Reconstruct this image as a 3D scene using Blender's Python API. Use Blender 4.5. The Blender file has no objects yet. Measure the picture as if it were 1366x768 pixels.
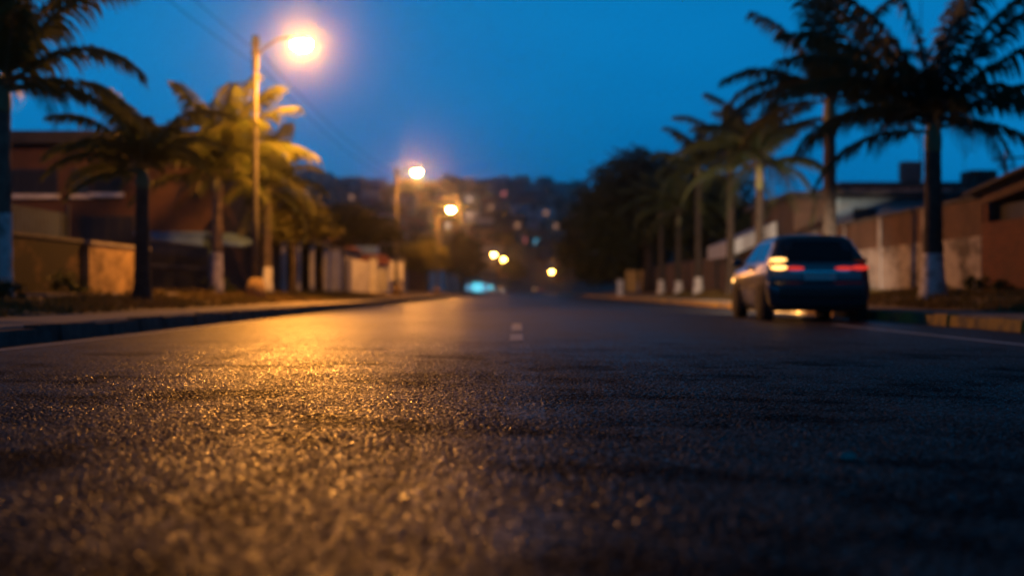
import bpy, math, random
import numpy as np
from mathutils import Vector, noise as mnoise

R = math.radians
D = bpy.data
SC = bpy.context.scene
COL = SC.collection
FPX = 1897.0          # focal length in photo pixels (50 mm on 36 mm, 1366 px wide)
CAM_H = 0.5

def at(px, py, d):
    """design helper: a point at distance d seen at photo pixel px,py"""
    return ((px - 690) / FPX * d, d, CAM_H + (388 - py) / FPX * d)

# ------------------------------------------------------------------ scene / camera
cam = D.cameras.new('camera')
camo = D.objects.new('camera', cam); COL.objects.link(camo)
camo.location = (0, 0, CAM_H); camo.rotation_euler = (R(90), 0, 0)
cam.lens = 50; cam.sensor_width = 36
cam.shift_x = -7 / 1366; cam.shift_y = 4 / 1366
cam.clip_start = 0.05; cam.clip_end = 5000
cam.dof.use_dof = True; cam.dof.focus_distance = 7.0; cam.dof.aperture_fstop = 1.3
SC.camera = camo
SC.view_settings.view_transform = 'Standard'; SC.view_settings.look = 'None'
SC.view_settings.exposure = 0; SC.view_settings.gamma = 1
SC.view_settings.use_curve_mapping = False
cy = SC.cycles
cy.use_denoising = True
try: cy.denoiser = 'OPENIMAGEDENOISE'
except Exception: pass
cy.max_bounces = 5; cy.diffuse_bounces = 2; cy.glossy_bounces = 3
cy.transmission_bounces = 3; cy.volume_bounces = 1; cy.transparent_max_bounces = 6
cy.sample_clamp_indirect = 3.0
cy.caustics_reflective = False; cy.caustics_refractive = False
try: cy.use_light_tree = True
except Exception: pass

# ------------------------------------------------------------------ world
W = D.worlds.new('World'); SC.world = W; W.use_nodes = True
nt = W.node_tree; bg = nt.nodes['Background']
sky = nt.nodes.new('ShaderNodeTexSky'); sky.sky_type = 'NISHITA'
sky.sun_disc = False; sky.sun_elevation = R(3.0); sky.sun_rotation = R(195)
sky.air_density = 1.0; sky.dust_density = 0.3; sky.ozone_density = 6.0
tcw = nt.nodes.new('ShaderNodeTexCoord')
nzw = nt.nodes.new('ShaderNodeTexNoise'); nzw.inputs['Scale'].default_value = 2.2
nzw.inputs['Detail'].default_value = 4
mpw = nt.nodes.new('ShaderNodeMapping'); mpw.inputs['Scale'].default_value = (1, 1, 2.6)
nt.links.new(tcw.outputs['Generated'], mpw.inputs['Vector'])
nt.links.new(mpw.outputs['Vector'], nzw.inputs['Vector'])
crw = nt.nodes.new('ShaderNodeValToRGB')
crw.color_ramp.elements[0].position = 0.3; crw.color_ramp.elements[0].color = (0.0, 0.30, 0.84, 1)
crw.color_ramp.elements[1].position = 0.72; crw.color_ramp.elements[1].color = (0.005, 0.45, 1.15, 1)
nt.links.new(nzw.outputs['Fac'], crw.inputs['Fac'])
mxw = nt.nodes.new('ShaderNodeMix'); mxw.data_type = 'RGBA'; mxw.blend_type = 'MULTIPLY'
mxw.inputs['Factor'].default_value = 1.0
bww = nt.nodes.new('ShaderNodeRGBToBW')
nt.links.new(sky.outputs['Color'], bww.inputs['Color'])
# dusk: the twilight sky evens out, so compress the brightness of the sky texture
pww = nt.nodes.new('ShaderNodeMath'); pww.operation = 'POWER'; pww.inputs[1].default_value = 0.10
nt.links.new(bww.outputs['Val'], pww.inputs[0])
# a little deeper towards the horizon
sxw = nt.nodes.new('ShaderNodeSeparateXYZ'); nt.links.new(tcw.outputs['Generated'], sxw.inputs['Vector'])
# afterglow: brightest low in front of the camera, deep night blue overhead and behind
mrw = nt.nodes.new('ShaderNodeValToRGB'); mrw.color_ramp.interpolation = 'B_SPLINE'
els = mrw.color_ramp.elements
els[0].position = 0.0; els[0].color = (0.74,) * 3 + (1,)
els[1].position = 1.0; els[1].color = (0.07,) * 3 + (1,)
for p_, v_ in ((0.10, 0.84), (0.19, 1.0), (0.26, 0.75), (0.36, 0.28), (0.6, 0.10)):
    e_ = els.new(p_); e_.color = (v_,) * 3 + (1,)
nt.links.new(sxw.outputs['Z'], mrw.inputs['Fac'])
mry = nt.nodes.new('ShaderNodeMapRange'); mry.inputs['From Min'].default_value = -0.3; mry.inputs['From Max'].default_value = 0.85
mry.inputs['To Min'].default_value = 0.85; mry.inputs['To Max'].default_value = 1.0
nt.links.new(sxw.outputs['Y'], mry.inputs['Value'])
mlw = nt.nodes.new('ShaderNodeMath'); mlw.operation = 'MULTIPLY'
nt.links.new(pww.outputs[0], mlw.inputs[0]); nt.links.new(mrw.outputs['Color'], mlw.inputs[1])
ml2 = nt.nodes.new('ShaderNodeMath'); ml2.operation = 'MULTIPLY'
nt.links.new(mlw.outputs[0], ml2.inputs[0]); nt.links.new(mry.outputs['Result'], ml2.inputs[1])
mlw = nt.nodes.new('ShaderNodeMath'); mlw.operation = 'MULTIPLY'; mlw.inputs[1].default_value = 3.6
nt.links.new(ml2.outputs[0], mlw.inputs[0])
nt.links.new(mlw.outputs[0], mxw.inputs['A'])
nt.links.new(crw.outputs['Color'], mxw.inputs['B'])
nt.links.new(mxw.outputs['Result'], bg.inputs['Color'])
SKY_STRENGTH = 0.15
bg.inputs['Strength'].default_value = SKY_STRENGTH

# ------------------------------------------------------------------ materials
MATS = {}
def mat(name, col, rough=0.8, col2=None, scale=6.0, bump=0.0, bscale=None, metal=0.0, spec=0.5,
        emit=None, estr=0.0, detail=6, coords='Object', thr=(0.35, 0.65), trans=0.0, coat=0.0):
    if name in MATS: return MATS[name]
    m = D.materials.new(name); m.use_nodes = True
    t = m.node_tree; N = t.nodes; L = t.links
    b = N['Principled BSDF']
    b.inputs['Base Color'].default_value = (*col, 1)
    b.inputs['Roughness'].default_value = rough
    b.inputs['Metallic'].default_value = metal
    b.inputs['Specular IOR Level'].default_value = spec
    if coat: b.inputs['Coat Weight'].default_value = coat
    tc = N.new('ShaderNodeTexCoord')
    if col2 is not None:
        nz = N.new('ShaderNodeTexNoise'); nz.inputs['Scale'].default_value = scale; nz.inputs['Detail'].default_value = detail
        L.new(tc.outputs[coords], nz.inputs['Vector'])
        cr = N.new('ShaderNodeValToRGB')
        cr.color_ramp.elements[0].position = thr[0]; cr.color_ramp.elements[0].color = (*col, 1)
        cr.color_ramp.elements[1].position = thr[1]; cr.color_ramp.elements[1].color = (*col2, 1)
        L.new(nz.outputs['Fac'], cr.inputs['Fac']); L.new(cr.outputs['Color'], b.inputs['Base Color'])
    if bump:
        nb = N.new('ShaderNodeTexNoise'); nb.inputs['Scale'].default_value = bscale or scale * 4; nb.inputs['Detail'].default_value = 8
        L.new(tc.outputs[coords], nb.inputs['Vector'])
        bp = N.new('ShaderNodeBump'); bp.inputs['Strength'].default_value = bump; bp.inputs['Distance'].default_value = 0.03
        L.new(nb.outputs['Fac'], bp.inputs['Height']); L.new(bp.outputs['Normal'], b.inputs['Normal'])
    if emit is not None:
        b.inputs['Emission Color'].default_value = (*emit, 1); b.inputs['Emission Strength'].default_value = estr
    if trans:
        tr = N.new('ShaderNodeBsdfTranslucent')
        ms = N.new('ShaderNodeMixShader'); ms.inputs['Fac'].default_value = trans
        if col2 is not None: L.new(cr.outputs['Color'], tr.inputs['Color'])
        else: tr.inputs['Color'].default_value = (*col, 1)
        L.new(b.outputs['BSDF'], ms.inputs[1]); L.new(tr.outputs['BSDF'], ms.inputs[2])
        L.new(ms.outputs['Shader'], N['Material Output'].inputs['Surface'])
    MATS[name] = m
    return m

def brick_mat(name, c1, c2, mortar, stain=(0.05, 0.04, 0.035), stain_amt=0.45, scale=1.0):
    m = D.materials.new(name); m.use_nodes = True
    t = m.node_tree; N = t.nodes; L = t.links; b = N['Principled BSDF']
    b.inputs['Roughness'].default_value = 0.9; b.inputs['Specular IOR Level'].default_value = 0.25
    tc = N.new('ShaderNodeTexCoord'); sx = N.new('ShaderNodeSeparateXYZ'); L.new(tc.outputs['Object'], sx.inputs['Vector'])
    ad = N.new('ShaderNodeMath'); ad.operation = 'ADD'; L.new(sx.outputs['X'], ad.inputs[0]); L.new(sx.outputs['Y'], ad.inputs[1])
    cx = N.new('ShaderNodeCombineXYZ'); L.new(ad.outputs[0], cx.inputs['X']); L.new(sx.outputs['Z'], cx.inputs['Y'])
    br = N.new('ShaderNodeTexBrick'); L.new(cx.outputs[0], br.inputs['Vector'])
    br.inputs['Scale'].default_value = scale; br.inputs['Brick Width'].default_value = 0.25; br.inputs['Row Height'].default_value = 0.085
    br.inputs['Mortar Size'].default_value = 0.012; br.inputs['Mortar Smooth'].default_value = 0.2
    br.inputs['Color1'].default_value = (*c1, 1); br.inputs['Color2'].default_value = (*c2, 1); br.inputs['Mortar'].default_value = (*mortar, 1)
    nz = N.new('ShaderNodeTexNoise'); nz.inputs['Scale'].default_value = 1.1; nz.inputs['Detail'].default_value = 8; nz.inputs['Roughness'].default_value = 0.65
    L.new(tc.outputs['Object'], nz.inputs['Vector'])
    cr = N.new('ShaderNodeValToRGB'); cr.color_ramp.elements[0].position = 0.42; cr.color_ramp.elements[0].color = (0, 0, 0, 1)
    cr.color_ramp.elements[1].position = 0.7; cr.color_ramp.elements[1].color = (stain_amt,) * 3 + (1,)
    L.new(nz.outputs['Fac'], cr.inputs['Fac'])
    mx = N.new('ShaderNodeMix'); mx.data_type = 'RGBA'; L.new(cr.outputs['Color'], mx.inputs['Factor'])
    L.new(br.outputs['Color'], mx.inputs['A']); mx.inputs['B'].default_value = (*stain, 1)
    L.new(mx.outputs['Result'], b.inputs['Base Color'])
    bp = N.new('ShaderNodeBump'); bp.inputs['Strength'].default_value = 0.6; bp.inputs['Distance'].default_value = 0.012; bp.invert = True
    L.new(br.outputs['Fac'], bp.inputs['Height']); L.new(bp.outputs['Normal'], b.inputs['Normal'])
    MATS[name] = m
    return m

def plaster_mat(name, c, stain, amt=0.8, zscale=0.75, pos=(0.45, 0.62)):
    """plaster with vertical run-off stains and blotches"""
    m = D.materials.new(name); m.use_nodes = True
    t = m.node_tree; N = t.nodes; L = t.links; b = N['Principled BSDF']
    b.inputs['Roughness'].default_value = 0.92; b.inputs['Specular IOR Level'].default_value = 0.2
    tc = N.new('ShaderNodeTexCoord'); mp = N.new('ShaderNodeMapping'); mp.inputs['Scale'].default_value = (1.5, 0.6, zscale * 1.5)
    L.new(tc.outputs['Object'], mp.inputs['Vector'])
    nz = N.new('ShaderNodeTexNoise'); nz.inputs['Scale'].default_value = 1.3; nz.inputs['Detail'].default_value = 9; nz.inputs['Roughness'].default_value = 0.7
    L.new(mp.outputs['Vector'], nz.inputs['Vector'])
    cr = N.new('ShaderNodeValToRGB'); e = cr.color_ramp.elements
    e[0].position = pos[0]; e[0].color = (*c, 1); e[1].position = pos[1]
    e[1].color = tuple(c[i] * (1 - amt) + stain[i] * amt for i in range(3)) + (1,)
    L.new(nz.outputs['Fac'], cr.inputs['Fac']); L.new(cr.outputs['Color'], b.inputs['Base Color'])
    n2 = N.new('ShaderNodeTexNoise'); n2.inputs['Scale'].default_value = 14; n2.inputs['Detail'].default_value = 8
    L.new(tc.outputs['Object'], n2.inputs['Vector'])
    bp = N.new('ShaderNodeBump'); bp.inputs['Strength'].default_value = 0.5; bp.inputs['Distance'].default_value = 0.03
    L.new(n2.outputs['Fac'], bp.inputs['Height']); L.new(bp.outputs['Normal'], b.inputs['Normal'])
    MATS[name] = m
    return m

SODIUM = (1.0, 0.36, 0.045)
brick_red = brick_mat('brick_red', (0.13, 0.055, 0.036), (0.09, 0.04, 0.028), (0.09, 0.07, 0.06))
brick_old = brick_mat('brick_old', (0.15, 0.08, 0.05), (0.11, 0.06, 0.04), (0.12, 0.10, 0.085), stain_amt=0.7)
brick_bright = brick_mat('brick_bright', (0.19, 0.07, 0.035), (0.13, 0.05, 0.027), (0.09, 0.065, 0.05), stain_amt=0.5)
plaster_grey = plaster_mat('plaster_grey', (0.38, 0.35, 0.335), (0.06, 0.05, 0.045), 0.85, pos=(0.46, 0.60))
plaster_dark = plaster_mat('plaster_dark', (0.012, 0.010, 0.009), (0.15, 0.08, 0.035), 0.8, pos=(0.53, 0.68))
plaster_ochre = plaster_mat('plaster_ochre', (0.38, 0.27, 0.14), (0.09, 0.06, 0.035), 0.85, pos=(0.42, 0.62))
plaster_white = plaster_mat('plaster_white', (0.66, 0.66, 0.66), (0.38, 0.36, 0.34), 0.6)
concrete = mat('concrete', (0.36, 0.32, 0.28), 0.88, (0.22, 0.20, 0.18), 2.2, 0.4, 30)
concrete_dark = mat('concrete_dark', (0.10, 0.095, 0.09), 0.9, (0.045, 0.042, 0.04), 3.5, 0.6, 20)
kerb_yellow = mat('kerb_yellow', (0.42, 0.25, 0.05), 0.8, (0.14, 0.10, 0.06), 3.0, 0.6, 18, thr=(0.45, 0.62))
roof_dark = mat('roof_dark', (0.045, 0.042, 0.042), 0.85, (0.025, 0.024, 0.024), 3)
roof_sheet = mat('roof_sheet', (0.5, 0.52, 0.55), 0.45, (0.35, 0.35, 0.36), 1.4, metal=0.3)
roof_tile = mat('roof_tile', (0.30, 0.10, 0.05), 0.85, (0.18, 0.06, 0.035), 5, 0.4, 14)
white_sky_tint = mat('white_sky_tint', (0.16, 0.28, 0.44), 0.75, (0.12, 0.21, 0.33), 1.6)  # white porch paint with the blue skylight on it put into the colour
white_paint = mat('white_paint', (0.72, 0.72, 0.72), 0.6, (0.52, 0.51, 0.50), 2.5)
dark_metal = mat('dark_metal', (0.05, 0.05, 0.055), 0.5, (0.03, 0.028, 0.026), 8, metal=0.3)
grey_metal = mat('grey_metal', (0.06, 0.055, 0.05), 0.8, (0.035, 0.032, 0.03), 3)
glass_dark = mat('glass_dark', (0.008, 0.009, 0.011), 0.12, spec=0.5)
window_hole = mat('window_hole', (0.012, 0.011, 0.011), 0.55)
wood_brown = mat('wood_brown', (0.13, 0.075, 0.045), 0.8, (0.07, 0.04, 0.028), 4, 0.3, 20)
gate_yellow = mat('gate_yellow', (0.55, 0.33, 0.08), 0.6, (0.40, 0.23, 0.06), 3)
bark_grey = mat('bark_grey', (0.17, 0.13, 0.10), 0.9, (0.07, 0.055, 0.045), 5, 0.8, 16)
bark_dark = mat('bark_dark', (0.07, 0.052, 0.04), 0.95, (0.035, 0.028, 0.022), 6, 0.8, 18)
bark_green = mat('bark_green', (0.12, 0.14, 0.05), 0.6, (0.17, 0.13, 0.06), 3, 0.3, 12)
whitewash = mat('whitewash', (0.62, 0.61, 0.60), 0.85, (0.22, 0.2, 0.18), 4.5, 0.6, 20, thr=(0.5, 0.68))
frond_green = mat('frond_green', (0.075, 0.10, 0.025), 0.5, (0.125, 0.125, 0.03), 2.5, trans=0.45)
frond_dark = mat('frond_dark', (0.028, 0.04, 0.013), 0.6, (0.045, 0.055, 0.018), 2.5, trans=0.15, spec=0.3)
frond_dry = mat('frond_dry', (0.16, 0.10, 0.045), 0.8, (0.11, 0.065, 0.03), 3, trans=0.2)
leaf_green = mat('leaf_green', (0.045, 0.075, 0.022), 0.6, (0.095, 0.105, 0.03), 1.2, trans=0.3)
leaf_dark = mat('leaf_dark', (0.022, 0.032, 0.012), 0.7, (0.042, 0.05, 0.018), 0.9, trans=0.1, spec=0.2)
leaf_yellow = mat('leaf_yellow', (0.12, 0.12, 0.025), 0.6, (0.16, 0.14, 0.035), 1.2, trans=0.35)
grass_mat = mat('grass_blades', (0.10, 0.09, 0.02), 0.8, (0.20, 0.13, 0.04), 0.8, trans=0.25)
verge_mat = mat('verge_earth', (0.10, 0.08, 0.035), 0.95, (0.20, 0.13, 0.06), 0.7, 0.8, 6)
hill_mat = mat('hill_scrub', (0.08, 0.095, 0.09), 0.95, (0.16, 0.16, 0.15), 0.03, 0.5, 0.15)
line_paint = mat('line_paint', (0.78, 0.78, 0.76), 0.6, (0.14, 0.14, 0.14), 7.0, 0.3, 60, thr=(0.56, 0.72))
cable_mat = mat('cable_black', (0.003, 0.003, 0.0035), 1.0, spec=0.0)
rubber = mat('rubber', (0.018, 0.018, 0.018), 0.85)
lamp_glow = mat('lamp_lens', (0.8, 0.8, 0.8), 0.4, emit=SODIUM, estr=5000.0)
lamp_mid = mat('lamp_lens_mid', (0.8, 0.8, 0.8), 0.4, emit=SODIUM, estr=2000.0)
lamp_far = mat('lamp_lens_far', (0.8, 0.8, 0.8), 0.4, emit=SODIUM, estr=230.0)

# ------------------------------------------------------------------ mesh builder
class MB:
    def __init__(s): s.v = []; s.f = []; s.m = []
    def quad(s, a, b, c, d, m=0):
        i = len(s.v); s.v += [a, b, c, d]; s.f.append((i, i + 1, i + 2, i + 3)); s.m.append(m)
    def tri(s, a, b, c, m=0):
        i = len(s.v); s.v += [a, b, c]; s.f.append((i, i + 1, i + 2)); s.m.append(m)
    def box(s, x0, x1, y0, y1, z0, z1, m=0):
        i = len(s.v)
        s.v += [(x0, y0, z0), (x1, y0, z0), (x1, y1, z0), (x0, y1, z0), (x0, y0, z1), (x1, y0, z1), (x1, y1, z1), (x0, y1, z1)]
        for f in ((0, 3, 2, 1), (4, 5, 6, 7), (0, 1, 5, 4), (1, 2, 6, 5), (2, 3, 7, 6), (3, 0, 4, 7)):
            s.f.append(tuple(i + k for k in f)); s.m.append(m)
    def hexa(s, pts, m=0):
        """eight corners, bottom ring then top ring"""
        i = len(s.v); s.v += list(pts)
        for f in ((0, 3, 2, 1), (4, 5, 6, 7), (0, 1, 5, 4), (1, 2, 6, 5), (2, 3, 7, 6), (3, 0, 4, 7)):
            s.f.append(tuple(i + k for k in f)); s.m.append(m)
    def tube(s, path, radii, n=10, m=0, cap=True, mfun=None):
        path = [Vector(p) for p in path]; base = len(s.v)
        for k, p in enumerate(path):
            t = (path[min(k + 1, len(path) - 1)] - path[max(k - 1, 0)]).normalized()
            u = t.cross(Vector((0, 1, 0)))
            if u.length < 0.1: u = t.cross(Vector((1, 0, 0)))
            u.normalize(); w = t.cross(u)
            r = radii[k] if hasattr(radii, '__len__') else radii
            for j in range(n):
                a = 2 * math.pi * j / n
                s.v.append(tuple(p + u * (r * math.cos(a)) + w * (r * math.sin(a))))
        for k in range(len(path) - 1):
            for j in range(n):
                a = base + k * n + j; b = base + k * n + (j + 1) % n
                s.f.append((a, b, b + n, a + n)); s.m.append(mfun(k) if mfun else m)
        if cap:
            s.f.append(tuple(base + j for j in reversed(range(n)))); s.m.append(mfun(0) if mfun else m)
            l = base + (len(path) - 1) * n
            s.f.append(tuple(l + j for j in range(n))); s.m.append(mfun(len(path) - 2) if mfun else m)
    def ellipsoid(s, c, rx, ry, rz, nu=16, nv=10, m=0, v0=0.0, v1=1.0):
        base = len(s.v)
        for i in range(nv + 1):
            th = math.pi * (v0 + (v1 - v0) * i / nv)
            for j in range(nu):
                ph = 2 * math.pi * j / nu
                s.v.append((c[0] + rx * math.sin(th) * math.cos(ph), c[1] + ry * math.sin(th) * math.sin(ph), c[2] + rz * math.cos(th)))
        for i in range(nv):
            for j in range(nu):
                a = base + i * nu + j; b = base + i * nu + (j + 1) % nu
                s.f.append((a, a + nu, b + nu, b)); s.m.append(m)
    def build(s, name, mats, parent=None, smooth=False):
        me = D.meshes.new(name)
        off = Vector(parent.location) if parent is not None and parent.get('_world', 1) else Vector((0, 0, 0))
        vv = [(v[0] - off.x, v[1] - off.y, v[2] - off.z) for v in s.v]
        me.from_pydata(vv, [], s.f)
        if not isinstance(mats, (list, tuple)): mats = [mats]
        for mm in mats: me.materials.append(mm)
        me.polygons.foreach_set('material_index', s.m)
        if smooth: me.polygons.foreach_set('use_smooth', [True] * len(s.f))
        me.validate(); me.update()
        o = D.objects.new(name, me); COL.objects.link(o)
        if parent is not None: o.parent = parent
        return o

def tag(o, label=None, cat=None, group=None, kind=None):
    if label: o['label'] = label
    if cat: o['category'] = cat
    if group: o['group'] = group
    if kind: o['kind'] = kind
    return o
def thing(name, loc, label, cat, group=None, rz=0.0):
    o = D.objects.new(name, None); COL.objects.link(o); o.location = loc; o.rotation_euler = (0, 0, rz)
    o.empty_display_size = 0.2
    return tag(o, label, cat, group)
def copy_tree(o, parent=None):
    c = o.copy(); COL.objects.link(c)
    if parent is not None: c.parent = parent
    for ch in [x for x in D.objects if x.parent == o]: copy_tree(ch, c)
    return c

# ------------------------------------------------------------------ ground, road, pavements
KL, KR = -4.55, 6.1           # kerb faces
PL, PR = -6.3, 7.7            # outer edges of the pavements
def zg(x, y):
    n = mnoise.noise(Vector((x * 0.5, y * 0.35, 0))) * 0.035 + mnoise.noise(Vector((x * 1.7, y * 1.7, 3))) * 0.012
    if x < 0:
        a = -x
        pts = ((0, -0.05), (4.6, -0.05), (4.7, 0.1), (6.2, 0.13), (6.4, 0.17), (7.4, 0.27), (8.7, 0.4), (10, 0.42), (1e5, 0.42))
    else:
        a = x
        pts = ((0, -0.05), (6.15, -0.05), (6.25, 0.1), (7.6, 0.13), (7.8, 0.18), (8.5, 0.39), (10.5, 0.45), (1e5, 0.45))
    for i in range(len(pts) - 1):
        if pts[i][0] <= a <= pts[i + 1][0]:
            t = (a - pts[i][0]) / (pts[i + 1][0] - pts[i][0]); z = pts[i][1] * (1 - t) + pts[i + 1][1] * t; break
    if a < 6.35 if x < 0 else a < 7.75: n *= 0.1
    fade = 1.0 if y < 200 else max(0.0, 1 - (y - 200) / 100)
    return z + n * fade
xs = [-900, -400, -150, -60, -30, -20, -15, -12, -10.6, -10, -9.4, -8.7, -8, -7.4, -6.9, -6.5, -6.35, -6.2, -5.5, -4.7, -4.6, 0,
      6.15, 6.25, 7, 7.6, 7.8, 8.1, 8.5, 9, 9.6, 10.2, 10.6, 12, 15, 20, 30, 60, 150, 400, 900]
ys = [-30, -10, 0] + [4 + i for i in range(0, 70)] + [78 + 4 * i for i in range(30)] + [210, 240, 300, 400, 600, 900, 1400]
g = MB()
for y in ys:
    for x in xs: g.v.append((x, y, zg(x, y)))
nx = len(xs)
for j in range(len(ys) - 1):
    for i in range(nx - 1):
        a = j * nx + i; g.f.append((a, a + 1, a + 1 + nx, a + nx)); g.m.append(0)
tag(g.build('ground', verge_mat, smooth=True), kind='structure')

# asphalt material -------------------------------------------------
def asphalt():
    m = D.materials.new('asphalt'); m.use_nodes = True
    t = m.node_tree; N = t.nodes; L = t.links; b = N['Principled BSDF']
    tc = N.new('ShaderNodeTexCoord')
    def nz(scale, detail=6, rough=0.6, sc=None):
        n = N.new('ShaderNodeTexNoise'); n.inputs['Scale'].default_value = scale; n.inputs['Detail'].default_value = detail
        n.inputs['Roughness'].default_value = rough
        if sc:
            mp = N.new('ShaderNodeMapping'); mp.inputs['Scale'].default_value = sc
            L.new(tc.outputs['Object'], mp.inputs['Vector']); L.new(mp.outputs['Vector'], n.inputs['Vector'])
        else: L.new(tc.outputs['Object'], n.inputs['Vector'])
        return n
    def ramp(src, p0, c0, p1, c1):
        r = N.new('ShaderNodeValToRGB'); e = r.color_ramp.elements
        e[0].position = p0; e[0].color = (*c0, 1); e[1].position = p1; e[1].color = (*c1, 1)
        L.new(src, r.inputs['Fac']); return r
    vor = N.new('ShaderNodeTexVoronoi'); vor.inputs['Scale'].default_value = 75; L.new(tc.outputs['Object'], vor.inputs['Vector'])
    stone = ramp(vor.outputs['Color'], 0.1, (0.006, 0.006, 0.0065), 0.95, (0.036, 0.034, 0.032))
    big = nz(0.5, 5, 0.6, (1, 0.35, 1))
    patch = ramp(big.outputs['Fac'], 0.35, (0.6, 0.6, 0.6), 0.65, (1.15, 1.12, 1.08))
    mul = N.new('ShaderNodeMix'); mul.data_type = 'RGBA'; mul.blend_type = 'MULTIPLY'; mul.inputs['Factor'].default_value = 1
    L.new(stone.outputs['Color'], mul.inputs['A']); L.new(patch.outputs['Color'], mul.inputs['B'])
    # worn centre line close to the camera (paint left only on some stones)
    sp = N.new('ShaderNodeSeparateXYZ'); L.new(tc.outputs['Object'], sp.inputs['Vector'])
    ab = N.new('ShaderNodeMath'); ab.operation = 'ABSOLUTE'
    ofx = N.new('ShaderNodeMath'); ofx.operation = 'ADD'; ofx.inputs[1].default_value = -0.03; L.new(sp.outputs['X'], ofx.inputs[0]); L.new(ofx.outputs[0], ab.inputs[0])
    lt = N.new('ShaderNodeMath'); lt.operation = 'LESS_THAN'; lt.inputs[1].default_value = 0.085; L.new(ab.outputs[0], lt.inputs[0])
    wy = N.new('ShaderNodeMath'); wy.operation = 'LESS_THAN'; wy.inputs[1].default_value = 13.5; L.new(sp.outputs['Y'], wy.inputs[0])
    wn = nz(26, 7, 0.75); wr = ramp(wn.outputs['Fac'], 0.44, (0, 0, 0), 0.6, (0.8, 0.8, 0.8))
    wp = nz(1.6, 2, 0.5); wpr = ramp(wp.outputs['Fac'], 0.38, (0, 0, 0), 0.6, (1, 1, 1))
    m1 = N.new('ShaderNodeMath'); m1.operation = 'MULTIPLY'; L.new(lt.outputs[0], m1.inputs[0]); L.new(wy.outputs[0], m1.inputs[1])
    m2 = N.new('ShaderNodeMath'); m2.operation = 'MULTIPLY'; L.new(m1.outputs[0], m2.inputs[0]); L.new(wr.outputs['Color'], m2.inputs[1])
    m3 = N.new('ShaderNodeMath'); m3.operation = 'MULTIPLY'; L.new(m2.outputs[0], m3.inputs[0]); L.new(wpr.outputs['Color'], m3.inputs[1])
    pm = N.new('ShaderNodeMix'); pm.data_type = 'RGBA'; L.new(m3.outputs[0], pm.inputs['Factor'])
    L.new(mul.outputs['Result'], pm.inputs['A']); pm.inputs['B'].default_value = (0.5, 0.5, 0.48, 1)
    # tar between the stones: matte and nearly black; stone tops: paler and polished
    tz = N.new('ShaderNodeMapRange'); tz.inputs['From Min'].default_value = -0.0032; tz.inputs['From Max'].default_value = 0.0004
    tz.inputs['To Min'].default_value = 0.0; tz.inputs['To Max'].default_value = 1.0; L.new(sp.outputs['Z'], tz.inputs['Value'])
    tm = N.new('ShaderNodeMix'); tm.data_type = 'RGBA'; L.new(tz.outputs['Result'], tm.inputs['Factor'])
    tm.inputs['A'].default_value = (0.004, 0.004, 0.0042, 1); L.new(pm.outputs['Result'], tm.inputs['B'])
    L.new(tm.outputs['Result'], b.inputs['Base Color'])
    # gloss: polished stones and damp-looking patches
    rv = ramp(vor.outputs['Color'], 0.10, (0.2, 0.2, 0.2), 0.58, (0.57, 0.57, 0.57))
    rb = ramp(big.outputs['Fac'], 0.35, (0.0, 0.0, 0.0), 0.65, (0.12, 0.12, 0.12))
    ra = N.new('ShaderNodeMath'); ra.operation = 'ADD'; L.new(rv.outputs['Color'], ra.inputs[0]); L.new(rb.outputs['Color'], ra.inputs[1])
    L.new(ra.outputs[0], b.inputs['Roughness'])
    ts = N.new('ShaderNodeMapRange'); ts.inputs['From Min'].default_value = -0.0030; ts.inputs['From Max'].default_value = 0.0004
    ts.inputs['To Min'].default_value = 0.02; ts.inputs['To Max'].default_value = 0.27; L.new(sp.outputs['Z'], ts.inputs['Value'])
    L.new(ts.outputs['Result'], b.inputs['Specular IOR Level'])
    bp = N.new('ShaderNodeBump'); bp.inputs['Strength'].default_value = 0.4; bp.inputs['Distance'].default_value = 0.004
    L.new(vor.outputs['Distance'], bp.inputs['Height']); bp.invert = True
    n3 = nz(420, 3); bp2 = N.new('ShaderNodeBump'); bp2.inputs['Strength'].default_value = 0.35; bp2.inputs['Distance'].default_value = 0.001
    L.new(n3.outputs['Fac'], bp2.inputs['Height']); L.new(bp.outputs['Normal'], bp2.inputs['Normal'])
    L.new(bp2.outputs['Normal'], b.inputs['Normal'])
    return m
asph = asphalt()

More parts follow.
